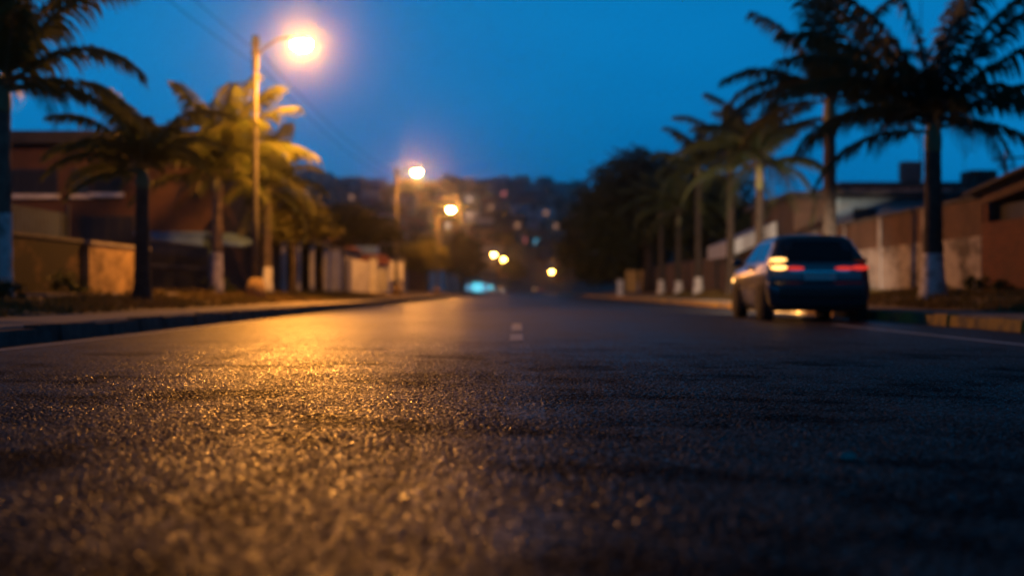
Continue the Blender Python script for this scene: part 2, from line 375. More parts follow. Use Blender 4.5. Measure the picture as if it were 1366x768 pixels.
def road_mesh():
    """one road sheet: a fine patch with real stone relief near the camera, coarse cells elsewhere"""
    rng = np.random.default_rng(7)
    y0, y1 = 1.7, 17.0
    x0, x1 = -4.4, 4.6
    nxp = 1250
    yl = [y0]
    while yl[-1] < y1: yl.append(yl[-1] + 0.0040 + 0.0009 * (yl[-1] - y0))
    Y = np.array(yl); Y[-1] = y1
    nyp = len(Y)
    U = np.linspace(-1, 1, nxp)
    HWD = np.minimum(1.15 + 0.29 * Y, 4.45)                       # the fine patch widens down the road
    gx = U[None, :] * HWD[:, None] * 0.98 + 0.05; gy = np.repeat(Y[:, None], nxp, 1)
    def stones(cell, seed, rmin, rmax, keep):
        r = np.random.default_rng(seed)
        n1 = int((x1 - x0) / cell) + 5; n2 = int((y1 - y0) / cell) + 5
        jx = r.random((n2, n1)); jy = r.random((n2, n1)); rad = rmin + (rmax - rmin) * r.random((n2, n1)) ** 1.5
        tx = r.normal(0, 0.12, (n2, n1)); ty = r.normal(0, 0.12, (n2, n1))
        hh = (0.7 + 0.4 * r.random((n2, n1))) * (r.random((n2, n1)) < keep)
        ci = ((gx - x0) / cell).astype(int) + 2; cj = ((gy - y0) / cell).astype(int) + 2
        out = np.zeros_like(gx)
        for dj in (-1, 0, 1):
            for di in (-1, 0, 1):
                i = np.clip(ci + di, 0, n1 - 1); j = np.clip(cj + dj, 0, n2 - 1)
                px = x0 + (i - 2 + jx[j, i]) * cell; py = y0 + (j - 2 + jy[j, i]) * cell
                d2 = ((gx - px) ** 2 + (gy - py) ** 2) / (rad[j, i] ** 2)
                dome = np.clip(1 - d2, 0, 1) ** 0.28
                out = np.maximum(out, dome * (hh[j, i] + tx[j, i] * (gx - px) / rad[j, i] + ty[j, i] * (gy - py) / rad[j, i]))
        return out
    H = 0.0050 * stones(0.0150, 1, 0.0055, 0.0105, 0.78)
    H = np.maximum(H, 0.0030 * stones(0.0085, 2, 0.003, 0.006, 0.9))
    H = np.maximum(H, 0.0062 * stones(0.07, 3, 0.008, 0.016, 0.45))
    # some places have lost their stones, some are worn flat
    w_ = np.zeros_like(gx)
    for k in range(10):
        a = rng.random() * 6.283; fq = 2 + rng.random() * 9; ph = rng.random() * 6.283
        w_ += np.sin(fq * (gx * math.cos(a) + 0.6 * gy * math.sin(a)) + ph)
    H *= np.clip(0.95 + 0.05 * w_, 0.6, 1.2)
    # gentle undulation
    for k in range(14):
        a = rng.random() * 6.283; fq = 3 + rng.random() * 16; ph = rng.random() * 6.283
        H += (0.0014 / (1 + 0.16 * fq)) * np.sin(fq * (gx * math.cos(a) + gy * math.sin(a)) + ph)
    fade = np.clip((1 - np.abs(U))[None, :] / 0.1, 0, 1) * np.clip((gy - y0) / 0.15, 0, 1) * np.clip((y1 - gy) / 8.5, 0, 1)
    H = (H - 0.0035) * fade
    V = np.stack([gx, gy, H], -1).reshape(-1, 3)
    idx = np.arange(nxp * nyp).reshape(nyp, nxp)
    F = np.stack([idx[:-1, :-1], idx[:-1, 1:], idx[1:, 1:], idx[1:, :-1]], -1).reshape(-1, 4)
    verts = [V]; faces = [F]; off = len(V)
    def plate(ax, bx, ay, by, nu, nv):
        nonlocal off
        u = np.linspace(ax, bx, nu + 1); v = np.linspace(ay, by, nv + 1); a, b = np.meshgrid(u, v)
        verts.append(np.stack([a, b, np.zeros_like(a)], -1).reshape(-1, 3))
        ii = np.arange((nu + 1) * (nv + 1)).reshape(nv + 1, nu + 1) + off
        faces.append(np.stack([ii[:-1, :-1], ii[:-1, 1:], ii[1:, 1:], ii[1:, :-1]], -1).reshape(-1, 4)); off += (nu + 1) * (nv + 1)
    for col, xe in ((0, KL - 0.02), (nxp - 1, KR + 0.02)):      # from the patch edge out to the kerb
        vi = np.stack([np.full(nyp, xe), Y, np.zeros(nyp)], -1); verts.append(vi)
        e_ = idx[:, col]; k_ = np.arange(nyp) + off; off += nyp
        q_ = [k_[:-1], e_[:-1], e_[1:], k_[1:]] if col == 0 else [e_[:-1], k_[:-1], k_[1:], e_[1:]]
        faces.append(np.stack(q_, -1))
    plate(KL - 0.02, KR + 0.02, -25, y0, 1, 3); plate(KL - 0.02, KR + 0.02, y1, 620, 1, 60)
    V = np.concatenate(verts).astype(np.float32); F = np.concatenate(faces).astype(np.int32)
    me = D.meshes.new('road')
    me.vertices.add(len(V)); me.vertices.foreach_set('co', V.ravel())
    me.loops.add(F.size); me.loops.foreach_set('vertex_index', F.ravel())
    me.polygons.add(len(F)); me.polygons.foreach_set('loop_start', np.arange(0, F.size, 4, dtype=np.int32))
    me.polygons.foreach_set('loop_total', np.full(len(F), 4, dtype=np.int32))
    me.polygons.foreach_set('use_smooth', np.ones(len(F), dtype=bool))
    me.materials.append(asph); me.update(calc_edges=True)
    o = D.objects.new('road', me); COL.objects.link(o); return o
tag(road_mesh(), kind='structure')

def kerb_run(face, back, side, z1, m, name, y0=-20, y1=420):
    k = MB(); random.seed(5 if side < 0 else 6)
    y = y0
    while y < y1:
        L = 0.6 if y < 90 else 8.0
        dz = random.uniform(-0.028, 0.010) * (1 if y < 90 else 0.3); dx = random.uniform(-0.02, 0.02)
        a, b = face + dx, back
        e = 0.025 * (1 if side > 0 else -1)
        ya, yb = y + 0.006, y + L - 0.006
        z = z1 + dz
        pts = [(a, ya, -0.05), (b, ya, -0.05), (b, yb, -0.05), (a, yb, -0.05), (a + e, ya, z), (b, ya, z), (b, yb, z), (a + e, yb, z)]
        if side < 0: pts = [pts[1], pts[0], pts[3], pts[2], pts[5], pts[4], pts[7], pts[6]]
        k.hexa(pts, 0)
        y += L
    return tag(k.build(name, m), kind='structure')
kerb_run(KL, KL - 0.17, -1, 0.172, concrete_dark, 'kerb')
kerb_run(KR, KR + 0.17, 1, 0.165, kerb_yellow, 'kerb')
def pavement(xa, xb, z, name):
    p = MB(); y = -20; random.seed(int(xb * 10))
    while y < 420:
        L = 1.5 if y < 90 else 12
        dz = random.uniform(-0.006, 0.006)
        p.box(xa, xb, y + 0.008, y + L - 0.008, 0.02, z + dz); y += L
    tag(p.build(name, concrete), kind='structure')
pavement(PL, KL - 0.175, 0.17, 'pavement'); pavement(KR + 0.175, PR, 0.163, 'pavement')
# garden path strip seen behind the left verge
p = MB(); p.box(-9.7, -8.6, 26, 36, 0.2, 0.452); tag(p.build('path', concrete), kind='structure')

def line(name, xa, xb, y0, y1, label=None):
    l = MB(); n = max(1, int((y1 - y0) / 2))
    for i in range(n):
        a = y0 + (y1 - y0) * i / n; b = y0 + (y1 - y0) * (i + 1) / n
        l.quad((xa, a, 0.004), (xb, a, 0.004), (xb, b, 0.004), (xa, b, 0.004))
    tag(l.build(name, line_paint), kind='structure')
line('edge_line', -4.42, -4.31, -10, 24); line('edge_line', 4.62, 4.73, -10, 21)
for a, b in ((14.3, 16.4), (17.9, 21.6)):
    line('lane_dash', -0.075, 0.06, a, b)

# pebble on the road
pb = MB(); random.seed(3); pb.ellipsoid((0.98, 4.22, 0.010), 0.028, 0.018, 0.015, 10, 6)
tag(pb.build('pebble', mat('pebble_stone', (0.4, 0.36, 0.32), 0.6, (0.28, 0.25, 0.22), 40), smooth=True),
    'small pale pebble lying alone on the dark right lane', 'pebble')

# ------------------------------------------------------------------ grass tufts on the verges
def grass(name, spots):
    gb = MB()
    for (x, y, h) in spots:
        a = random.uniform(0, 6.28); w = random.uniform(0.012, 0.03); lx = random.gauss(0, 0.35) * h; ly = random.gauss(0, 0.35) * h
        z = zg(x, y) - 0.01
        dx, dy = math.cos(a) * w, math.sin(a) * w
        gb.tri((x - dx, y - dy, z), (x + dx, y + dy, z), (x + lx, y + ly, z + h))
    o = gb.build(name, grass_mat); tag(o, kind='stuff', label=None); return o
random.seed(11)
sp = []
for i in range(26000):
    y = 12 + 58 * random.random() ** 1.3; x = -random.uniform(6.38, 10.0)
    if -9.8 < x < -8.5 and 25.5 < y < 36.5: continue
    c = mnoise.noise(Vector((x * 0.9, y * 0.5, 9)))
    if c < -0.15 and random.random() < 0.7: continue
    sp.append((x, y, random.uniform(0.05, 0.13) * (1.25 + c)))
tag(grass('grass', sp), 'patchy grass growing on the verge behind the left pavement', 'grass', kind='stuff')
sp = []
for i in range(22000):
    y = 18 + 60 * random.random() ** 1.2; x = random.uniform(7.75, 10.4)
    c = mnoise.noise(Vector((x * 0.9, y * 0.5, 19)))
    if c < -0.1 and random.random() < 0.7: continue
    sp.append((x, y, random.uniform(0.05, 0.14) * (1.25 + c)))
tag(grass('grass', sp), 'patchy grass growing on the verge below the right wall', 'grass', kind='stuff')

# ------------------------------------------------------------------ palms
def frond_mesh(el0, droop, L, mats, seed, hang=0.5, nleaf=62, lw=0.027, ll=0.85):
    """a feather frond along local +X; el0 start elevation, droop total bend (radians)"""
    rd = random.Random(seed); mb = MB()
    n = 14; pts = []; tang = []
    x = z = 0.0
    for i in range(n + 1):
        s = i / n; e = el0 - droop * s ** 1.35
        pts.append(Vector((x, 0.0, z))); tang.append(Vector((math.cos(e), 0, math.sin(e))))
        x += math.cos(e) * L / n; z += math.sin(e) * L / n
    side = rd.uniform(-0.12, 0.12)
    for i, p in enumerate(pts): p.y += side * (i / n) ** 2 * L
    mb.tube(pts, [0.045 * (1 - 0.88 * i / n) * (L / 3.0) ** 0.5 for i in range(n + 1)], 5, 0)
    for k in range(nleaf):
        s = 0.13 + 0.87 * (k + rd.random() * 0.6) / nleaf
        f = min(s, 0.999) * n; i = int(f); fr = f - i
        p = pts[i].lerp(pts[i + 1], fr); t = tang[i].lerp(tang[i + 1], fr).normalized()
        up = Vector((-t.z, 0, t.x))
        prof = math.sin(math.pi * (0.10 + 0.80 * min(s, 1) ** 0.85)) ** 0.7
        for sd in (-1, 1):
            if rd.random() < 0.03: continue
            l = ll * prof * rd.uniform(0.82, 1.12) * (L / 3.0)
            lat = Vector((0, sd, 0))
            d0 = (lat * 0.85 + t * (0.45 + 0.5 * s) + up * rd.uniform(0.05, 0.4)).normalized()
            d1 = (d0 + Vector((0, 0, -1)) * (hang * rd.uniform(0.8, 2.2))).normalized()
            d2 = (d1 + Vector((0, 0, -1)) * (hang * rd.uniform(1.0, 2.4))).normalized()
            q1 = p + d0 * l * 0.3; q2 = q1 + d1 * l * 0.37; q3 = q2 + d2 * l * 0.33
            w = lw * rd.uniform(0.8, 1.2) * (L / 3.0) ** 0.5
            wd = t * w * 0.8 + Vector((0, 0, w * 0.5))
            m = 1
            mb.quad(tuple(p - wd * 0.5), tuple(p + wd * 0.5), tuple(q1 + wd), tuple(q1 - wd), m)
            mb.quad(tuple(q1 - wd), tuple(q1 + wd), tuple(q2 + wd * 0.75), tuple(q2 - wd * 0.75), m)
            mb.tri(tuple(q2 - wd * 0.75), tuple(q2 + wd * 0.75), tuple(q3), m)
    return mb
FR = {}
def palm(x, y, base_z, top_z, r0, r1, label, group, fronds, L, mats, seed, wash=0.0, shaft=0.8, flare=1.6, lean=(0, 0), trunkmat=None, hang=0.55, ll=0.75):
    o = thing('palm_tree', (x, y, base_z), label, 'palm tree', group)
    rd = random.Random(seed); n = 26; path = []; rad = []
    for i in range(n + 1):
        t = i / n
        path.append((x + lean[0] * t * t + rd.uniform(-.008, .008), y + lean[1] * t * t, base_z - 0.08 + (top_z - base_z + 0.08) * t))
        r = r1 + (r0 - r1) * (1 - t) ** 1.2 + (flare - 1) * r0 * math.exp(-t * 9)
        rad.append(r * (1 + 0.035 * (i % 2)) )
    hw = lambda k: 1 if (k / n) * (top_z - base_z) < wash else 0
    tr = MB(); tr.tube(path, rad, 14, mfun=hw)
    tr.build('trunk', [trunkmat or bark_grey, whitewash], o, smooth=True)
    tx, ty = x + lean[0], y + lean[1]
    cs = MB(); m = 8
    cs.tube([(tx, ty, top_z - 0.05 + shaft * i / m) for i in range(m + 1)], [r1 * (1.0 + 0.25 * math.sin(math.pi * i / m * 0.8)) * (1 - 0.55 * (i / m) ** 2) for i in range(m + 1)], 12)
    cs.build('crownshaft', bark_green, o, smooth=True)
    for k, (az, el, dr, lf) in enumerate(fronds):
        key = (round(el, 1), round(dr, 1), k % 3, id(mats[1]), hang, ll)
        f = frond_mesh(R(el), R(dr), L * lf, mats, seed * 31 + k, hang=hang, ll=ll)
        fo = f.build('frond', mats, None, smooth=False)
        fo.parent = o
        fo.location = (tx - x, ty - y, top_z + shaft * rd.uniform(0.55, 0.98) - base_z)
        fo.rotation_euler = (0, 0, R(az))
    return o
def rand_fronds(seed, n, elr=(-5, 80), lfr=(0.85, 1.1)):
    rd = random.Random(seed); out = []
    for k in range(n):
        t = k / (n - 1); az = k * 137.5 + rd.uniform(-14, 14)
        el = elr[0] + (elr[1] - elr[0]) * t + rd.uniform(-6, 6)
        dr = 105 - 45 * t + rd.uniform(-12, 14)
        out.append((az, el, dr, rd.uniform(*lfr)))
    return out
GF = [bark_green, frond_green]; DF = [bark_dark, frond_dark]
GL = 'palms along the left verge'; GR = 'palms along the right verge'
# left row
palm(-8.67, 24, 0.40, 3.55, 0.15, 0.12, 'tall dark palm at the left picture edge with a whitewashed trunk foot', GL,
     [(-8, 40, 95, 1.05), (12, 72, 62, 1.1), (-20, 58, 70, 1.15), (30, 20, 85, 1.0), (165, 50, 80, 1), (200, 70, 70, 1), (80, 60, 80, 1), (110, 20, 80, .9),
      (-60, 55, 85, 1.0), (-100, 30, 90, .9), (-45, 10, 80, .9), (240, 10, 80, .9), (140, 5, 80, .9), (60, 82, 40, 1.1), (280, 78, 50, 1.05), (5, 12, 70, .8), (-10, 88, 45, 1.15)],
     2.75, GF, 1, wash=1.35, shaft=0.5, flare=1.3, hang=0.6)
palm(-7.38, 28, 0.25, 2.55, 0.16, 0.13, 'dark stout palm with bare black trunk before the dark gate', GL,
     [(-12, 70, 95, 1.1), (20, 60, 100, 0.9), (175, 46, 90, 1.1), (190, 62, 80, 1.1), (162, 22, 75, 1.0), (210, 30, 90, 1), (-8, 30, 95, 0.75), (-35, 40, 95, .85), (-80, 60, 80, 1),
      (-120, 40, 90, 1), (60, 65, 70, .9), (100, 40, 90, 1), (130, 65, 60, 1), (250, 70, 60, 1), (-60, 10, 70, .75), (200, 2, 60, .8), (150, 80, 60, 1.05)],
     2.05, GF, 2, shaft=0.4, flare=1.75, trunkmat=bark_dark, ll=0.72)
palm(-8.86, 42, 0.38, 3.45, 0.17, 0.15, 'golden lamplit palm with whitewashed foot close to the near street lamp', GL,
     [(5, 80, 55, 1.2), (-12, 66, 70, 1.2), (25, 50, 95, 1.15), (-30, 45, 95, 1.15), (170, 60, 80, 1.1), (190, 35, 100, 1.1), (150, 50, 90, 1.1), (100, 60, 80, 1.1), (70, 40, 90, 1.1), (-5, 40, 80, 1.2),
      (-70, 62, 80, 1.1), (-110, 45, 90, 1), (-140, 60, 70, 1), (0, 18, 80, 1), (210, 10, 70, 1), (50, 85, 40, 1.2), (240, 80, 45, 1.1), (130, 5, 60, .9), (-45, 5, 60, .9), (-90, 15, 70, 1), (-60, 30, 80, 1.1), (180, 84, 50, 1.15), (-75, 72, 60, 1.2), (-20, 76, 60, 1.2), (-50, 55, 80, 1.2)],
     2.8, GF, 3, wash=1.2, shaft=0.5, flare=1.5, ll=0.8)
palm(-8.6, 49, 0.38, 3.6, 0.16, 0.14, 'lamplit palm half hidden behind the near street lamp pole', GL,
     rand_fronds(4, 20, (-10, 82)), 2.7, GF, 4, wash=0.9, shaft=0.45, ll=0.8)
# right row
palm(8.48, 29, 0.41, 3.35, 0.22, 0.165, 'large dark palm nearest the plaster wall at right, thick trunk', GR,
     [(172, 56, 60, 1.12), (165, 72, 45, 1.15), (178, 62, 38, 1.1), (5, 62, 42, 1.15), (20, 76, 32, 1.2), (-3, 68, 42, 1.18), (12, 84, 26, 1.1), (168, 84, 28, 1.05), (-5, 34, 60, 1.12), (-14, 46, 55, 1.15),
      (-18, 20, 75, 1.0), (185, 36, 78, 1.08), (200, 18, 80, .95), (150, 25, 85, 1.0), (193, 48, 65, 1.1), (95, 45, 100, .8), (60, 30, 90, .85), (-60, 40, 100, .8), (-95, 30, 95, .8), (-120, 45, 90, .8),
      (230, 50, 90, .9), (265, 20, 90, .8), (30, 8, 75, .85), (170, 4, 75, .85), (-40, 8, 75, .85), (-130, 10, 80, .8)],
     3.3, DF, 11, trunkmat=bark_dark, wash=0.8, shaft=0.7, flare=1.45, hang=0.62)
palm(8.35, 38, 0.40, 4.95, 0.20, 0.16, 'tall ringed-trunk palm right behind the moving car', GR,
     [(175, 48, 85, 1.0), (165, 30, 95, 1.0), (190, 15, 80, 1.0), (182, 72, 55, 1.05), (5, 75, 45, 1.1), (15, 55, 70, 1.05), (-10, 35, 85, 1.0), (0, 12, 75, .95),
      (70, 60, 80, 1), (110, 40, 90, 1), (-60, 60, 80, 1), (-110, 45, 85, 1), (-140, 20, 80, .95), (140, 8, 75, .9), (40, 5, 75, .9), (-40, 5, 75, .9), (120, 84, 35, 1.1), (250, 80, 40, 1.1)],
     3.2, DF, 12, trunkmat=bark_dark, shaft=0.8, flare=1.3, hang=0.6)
palm(8.35, 49, 0.40, 4.0, 0.18, 0.14, 'green-shafted palm second beyond the car, before the pale shed roof', GR,
     rand_fronds(13, 18, (-10, 82)), 3.0, DF, 13, trunkmat=bark_dark, shaft=1.1, hang=0.6)
palm(8.4, 56, 0.40, 5.2, 0.17, 0.14, 'tall shaggy palm third beyond the car on the right verge', GR,
     rand_fronds(14, 20, (-25, 80)), 3.0, DF, 14, trunkmat=bark_dark, shaft=0.9, hang=0.65)
palm(8.4, 66, 0.40, 5.6, 0.17, 0.13, 'slim palm with arching crown left of the shaggy palm', GR,
     rand_fronds(15, 16, (0, 80)), 2.8, DF, 15, wash=0.65, trunkmat=bark_dark, shaft=0.8)
palm(8.4, 74, 0.40, 3.9, 0.17, 0.13, 'short palm with whitewashed foot before the brown board fence', GR,
     rand_fronds(16, 16, (-5, 80)), 2.8, DF, 16, wash=0.65, trunkmat=bark_dark, shaft=0.8)
palm(8.4, 83, 0.40, 4.6, 0.17, 0.13, 'farthest palm of the right row, against the big dark trees', GR,
     rand_fronds(17, 16, (-5, 80)), 2.8, DF, 17, wash=0.65, trunkmat=bark_dark, shaft=0.8)

# ------------------------------------------------------------------ broadleaf trees
def tree(x, y, z0, blobs, nleaf, ls, label, m, seed, trunk_r=0.2, fork=None, group=None, name='tree', cat='tree', bark=None):
    """blobs: (dx, dy, z, rx, rz) leaf clumps"""
    rd = random.Random(seed); o = thing(name, (x, y, z0), label, cat, group)
    zt = fork if fork else min(b[2] - b[4] * 0.6 for b in blobs)
    t = MB()
    t.tube([(x, y, z0 - 0.1), (x + 0.05, y, z0 + (zt - z0) * 0.5), (x, y, zt)], [trunk_r * 1.4, trunk_r, trunk_r * 0.85], 9)
    for (dx, dy, z, rx, rz) in blobs:
        e = Vector((x + dx * 0.85, y + dy * 0.85, z)); s = Vector((x, y, zt - 0.15)); mid = s.lerp(e, 0.5) + Vector((0, 0, 0.15 * rx))
        t.tube([tuple(s), tuple(mid), tuple(e)], [trunk_r * 0.6, trunk_r * 0.35, trunk_r * 0.1], 6)
    t.build('trunk', bark or bark_dark, o, smooth=True)
    c = MB(); vol = [b[3] ** 2 * b[4] for b in blobs]; tot = sum(vol)
    for b, v in zip(blobs, vol):
        n = int(nleaf * v / tot)
        # sub-clumps make the outline uneven and leave gaps
        subs = []
        for k in range(max(6, int(n / 45))):
            u = Vector((rd.gauss(0, 1), rd.gauss(0, 1), rd.gauss(0, 1))).normalized() * rd.uniform(0.35, 1.0) ** 0.6
            subs.append((x + b[0] + u.x * b[3], y + b[1] + u.y * b[3], b[2] + u.z * b[4], rd.uniform(0.14, 0.30) * b[3]))
        for k in range(n):
            s = subs[rd.randrange(len(subs))]
            p = Vector((rd.gauss(s[0], s[3]), rd.gauss(s[1], s[3]), rd.gauss(s[2], s[3] * 0.6)))
            a = Vector((rd.gauss(0, 1), rd.gauss(0, 1), rd.gauss(0, .5))).normalized(); bb = a.cross(Vector((rd.gauss(0, 1), rd.gauss(0, 1), rd.gauss(0, 1)))).normalized()
            l = ls * rd.uniform(0.6, 1.3)
            c.quad(tuple(p - a * l), tuple(p - bb * l * 0.45), tuple(p + a * l), tuple(p + bb * l * 0.45))
    c.build('crown', m, o)
    return o
# left
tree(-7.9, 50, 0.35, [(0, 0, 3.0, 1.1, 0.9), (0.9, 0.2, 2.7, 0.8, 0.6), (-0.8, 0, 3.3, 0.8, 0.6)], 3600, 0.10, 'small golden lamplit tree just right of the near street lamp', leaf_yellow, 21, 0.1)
tree(-9.3, 75, 0.42, [(0, 0, 4.1, 1.6, 0.75), (1.7, 0, 3.7, 1.3, 0.6), (-1.7, 0, 3.9, 1.4, 0.7), (0.4, 1, 4.6, 1.2, 0.5), (2.5, -.5, 3.3, 0.8, 0.45), (-2.6, 0.5, 3.3, .9, .5)], 6000, 0.14, 'dark spreading flat-topped tree over the white wall at left', leaf_dark, 22, 0.18)
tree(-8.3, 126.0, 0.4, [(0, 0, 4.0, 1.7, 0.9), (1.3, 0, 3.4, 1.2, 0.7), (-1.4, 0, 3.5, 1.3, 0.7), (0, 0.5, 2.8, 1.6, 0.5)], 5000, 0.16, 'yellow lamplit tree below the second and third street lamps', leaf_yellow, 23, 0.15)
tree(-7.9, 205, 0.4, [(0, 0, 6.3, 2.4, 1.8), (1.0, 0, 4.2, 2.2, 1.6), (-1.5, 0, 4.5, 2.0, 1.5), (0, 0, 8.0, 1.5, 1.1)], 5000, 0.28, 'dark round tree left of the paired far lamps', leaf_dark, 24, 0.25)
GT = 'background trees behind the left houses'
for i, (x, y, h, r) in enumerate(((-15.5, 92, 5.6, 2.4), (-14, 130, 7.5, 3.0), (-20, 105, 6.2, 3.0), (-11.5, 165, 7.0, 2.8), (-12.8, 72, 4.6, 1.7))):
    tree(x, y, 0.4, [(0, 0, h * 0.7, r, h * 0.25), (r * 0.7, 0, h * 0.55, r * 0.7, h * 0.22), (-r * 0.7, 0, h * 0.6, r * 0.7, h * 0.2), (0, 0, h * 0.9, r * 0.5, h * .12)], 3000, 0.2,
         'dim dark tree rising behind the low houses on the left', leaf_dark, 30 + i, 0.2, group=GT)
# right
tree(9.6, 104, 0.45, [(-0.6, 0, 7.6, 3.2, 1.5), (2.6, 0, 7.2, 2.6, 1.5), (-3.0, 0, 7.6, 2.0, 1.0), (0.2, 1, 9.4, 2.4, 0.9), (-2.2, 0, 9.0, 1.8, 0.8), (-4.2, 0, 6.0, 1.6, 1.0), (0.5, 0, 5.4, 3.4, 1.2), (2.8, 0, 9.6, 1.6, 0.7), (-3.2, 0, 4.4, 2.0, 1.0), (-1.0, 0, 10.1, 1.7, 0.7), (4.4, 0, 8.2, 1.8, 1.2)], 24000, 0.2,
     'huge dark spreading tree, tallest crown on the right side of the road', leaf_dark, 41, 0.35)
tree(9.6, 132, 0.45, [(0, 0, 6.6, 3.2, 1.8), (-3.0, 0, 5.6, 2.4, 1.6), (-4.4, 0, 3.8, 1.7, 1.3), (2, 0, 5, 3, 2), (-2.2, 0, 8.6, 2.2, 1.0), (-2, 0, 2.8, 2.6, 1.2), (-0.4, 0, 9.8, 1.8, .8), (-4.2, 0, 6.6, 1.6, .9)], 17000, 0.22, 'dark bushy tree leaning over the road left of the huge tree', leaf_dark, 42, 0.3)
tree(13.0, 92, 0.45, [(0, 0, 5.6, 3.0, 1.6), (2.6, 0, 4.6, 2.3, 1.4), (-2.5, 0, 4.8, 2.2, 1.4), (0, 0, 3.2, 3.0, 1.2), (0.5, 0, 7.0, 1.6, 0.9)], 8000, 0.2, 'dark dense tree behind the brown board fence', leaf_dark, 43, 0.3)
tree(13.5, 72, 0.45, [(0, 0, 3.8, 1.8, 1.1), (1.8, 0, 3.2, 1.6, 0.9), (-1.6, 0, 3.2, 1.6, 1.0)], 5000, 0.18, 'dark low tree between the pale shed and the right palms', leaf_dark, 44, 0.2)
tree(10.5, 150, 0.45, [(0, 0, 3.2, 3.0, 1.8), (-2.2, 0, 2.4, 1.8, 1.3), (2, 0, 4, 3, 2)], 5000, 0.22, 'low dark roadside bush tree at the far end of the right side', leaf_dark, 45, 0.22)
tree(9.7, 118, 0.45, [(0, 0, 2.6, 1.7, 1.2), (1.4, 0, 3.2, 1.6, 1.2), (-1.2, 0, 2.0, 1.1, 0.9)], 4000, 0.18, 'small dark tree beside the yellow gate on the right', leaf_dark, 46, 0.15)
# shrubs at the wall foot, right, and weeds on the left
GS = 'shrubs at the foot of the right wall'
for i, (x, y, h, lab) in enumerate(((10.05, 31.2, 0.5, 'low shrub at the right wall foot where plaster meets brick'), (9.9, 29.0, 0.35, 'small weed clump on the verge before the brick shed'), (10.0, 34.0, 0.35, 'small shrub at the plaster wall beside the big palm'), (10.0, 42, 0.5, 'shrub at the plaster wall right of the car'))):
    tree(x, y, zg(x, y), [(0, 0, zg(x, y) + h * 0.5, h * 0.55, h * 0.4), (0.2, 0.1, zg(x, y) + h * 0.35, h * 0.4, h * 0.3)], 500, 0.045, lab, leaf_green, 60 + i, 0.02, fork=zg(x, y) + 0.1, group=GS, name='shrub', cat='shrub')
for i, (x, y, h, lab) in enumerate(((-8.3, 22.6, 0.45, 'ragged weed clump at the foot of the left edge palm'), (-9.6, 30, 0.5, 'small shrub in front of the dark stained wall'), (-8.9, 42, 0.6, 'lamplit shrub beside the golden palm'))):
    tree(x, y, zg(x, y), [(0, 0, zg(x, y) + h * 0.5, h * 0.7, h * 0.35), (0.25, 0.1, zg(x, y) + h * 0.3, h * 0.5, h * 0.25)], 500, 0.05, lab, leaf_green, 70 + i, 0.02, fork=zg(x, y) + 0.1, group='weeds on the left verge', name='shrub', cat='shrub')

# ------------------------------------------------------------------ street lamps
def lamp(x, y, arm, hz, label, lens_mat, plinth=True, group='street lamps along the road', s=1.0):
    zb = zg(x, y); o = thing('street_lamp', (x, y, zb), label, 'street lamp', group)
    top = hz + 0.12
    if plinth:
        pl = MB(); pl.tube([(x, y, zb - 0.1), (x, y, zb + 0.35), (x, y, zb + 0.55), (x, y, zb + 0.6)], [0.30, 0.27, 0.2, 0.12], 12)
        pl.build('plinth', mat('plinth_concrete', (0.26, 0.18, 0.10), 0.9, (0.13, 0.09, 0.055), 6, 0.8, 14), o, smooth=True)
    po = MB(); po.tube([(x, y, zb), (x, y, zb + 2.2), (x, y, zb + 2.25), (x, y, top)], [0.105, 0.095, 0.082, 0.065], 12); po.build('pole', grey_metal, o, smooth=True)
    cl = MB(); cl.tube([(x, y, top - 0.85), (x, y, top + 0.10)], 0.10, 10); cl.box(x - 0.13, x + 0.13, y - 0.05, y + 0.05, top - 0.42, top - 0.34); cl.box(x - 0.13, x + 0.13, y - 0.05, y + 0.05, top - 0.16, top - 0.08)
    cl.build('clamp', dark_metal, o)
    sg = 1 if arm > 0 else -1
    ar = MB(); ar.tube([(x, y, top - 0.5), (x + arm * 0.25, y, top - 0.22), (x + arm * 0.55, y, top + 0.0), (x + arm * 0.8, y, top + 0.05), (x + arm, y, top + 0.04)], [0.04, 0.038, 0.036, 0.034, 0.032], 8)
    ar.build('arm', grey_metal, o, smooth=True)
    hx = x + arm + sg * 0.2
    hd = MB(); hd.ellipsoid((hx, y, hz + 0.10), 0.25, 0.18, 0.12, 18, 8, v0=0, v1=0.5); hd.build('housing', grey_metal, o, smooth=True)
    vs = MB(); vs.box(hx - 0.31, hx - 0.295, y - 0.2, y + 0.24, hz - 0.16, hz + 0.10); vs.box(hx - 0.30, hx - 0.23, y - 0.06, y + 0.06, hz + 0.085, hz + 0.105); vs.build('added_shield', dark_metal, o)  # added plate on the house side, keeps lamplight off the brick house
    le = MB(); le.ellipsoid((hx, y, hz - 0.03), 0.25 * s, 0.19 * s, 0.19 * s, 14, 7, v0=0.38, v1=1.0)
    le.build('lens', lens_mat, o, smooth=True)
    return o
lamp(-7.36, 40, 1.12, 7.45, 'nearest street lamp at left, tall pole with blazing orange head', lamp_glow)
lamp(-7.05, 83, 1.0, 7.45, 'second street lamp from the left, above the dark spreading tree', lamp_mid)
lamp(-6.9, 122, 1.0, 7.5, 'third street lamp, its head just above the yellow lamplit tree', lamp_mid)
lamp(-5.7, 273, 1.0, 7.5, 'left one of the two far lamps close together over the road end', lamp_far, False, s=1.5)
lamp(-4.9, 318, 1.6, 7.6, 'right one of the two far lamps close together over the road end', lamp_far, False, s=1.5)
lamp(9.2, 330, -1.0, 5.0, 'lone far street lamp on the right side of the road end', lamp_far, False, s=1.5)

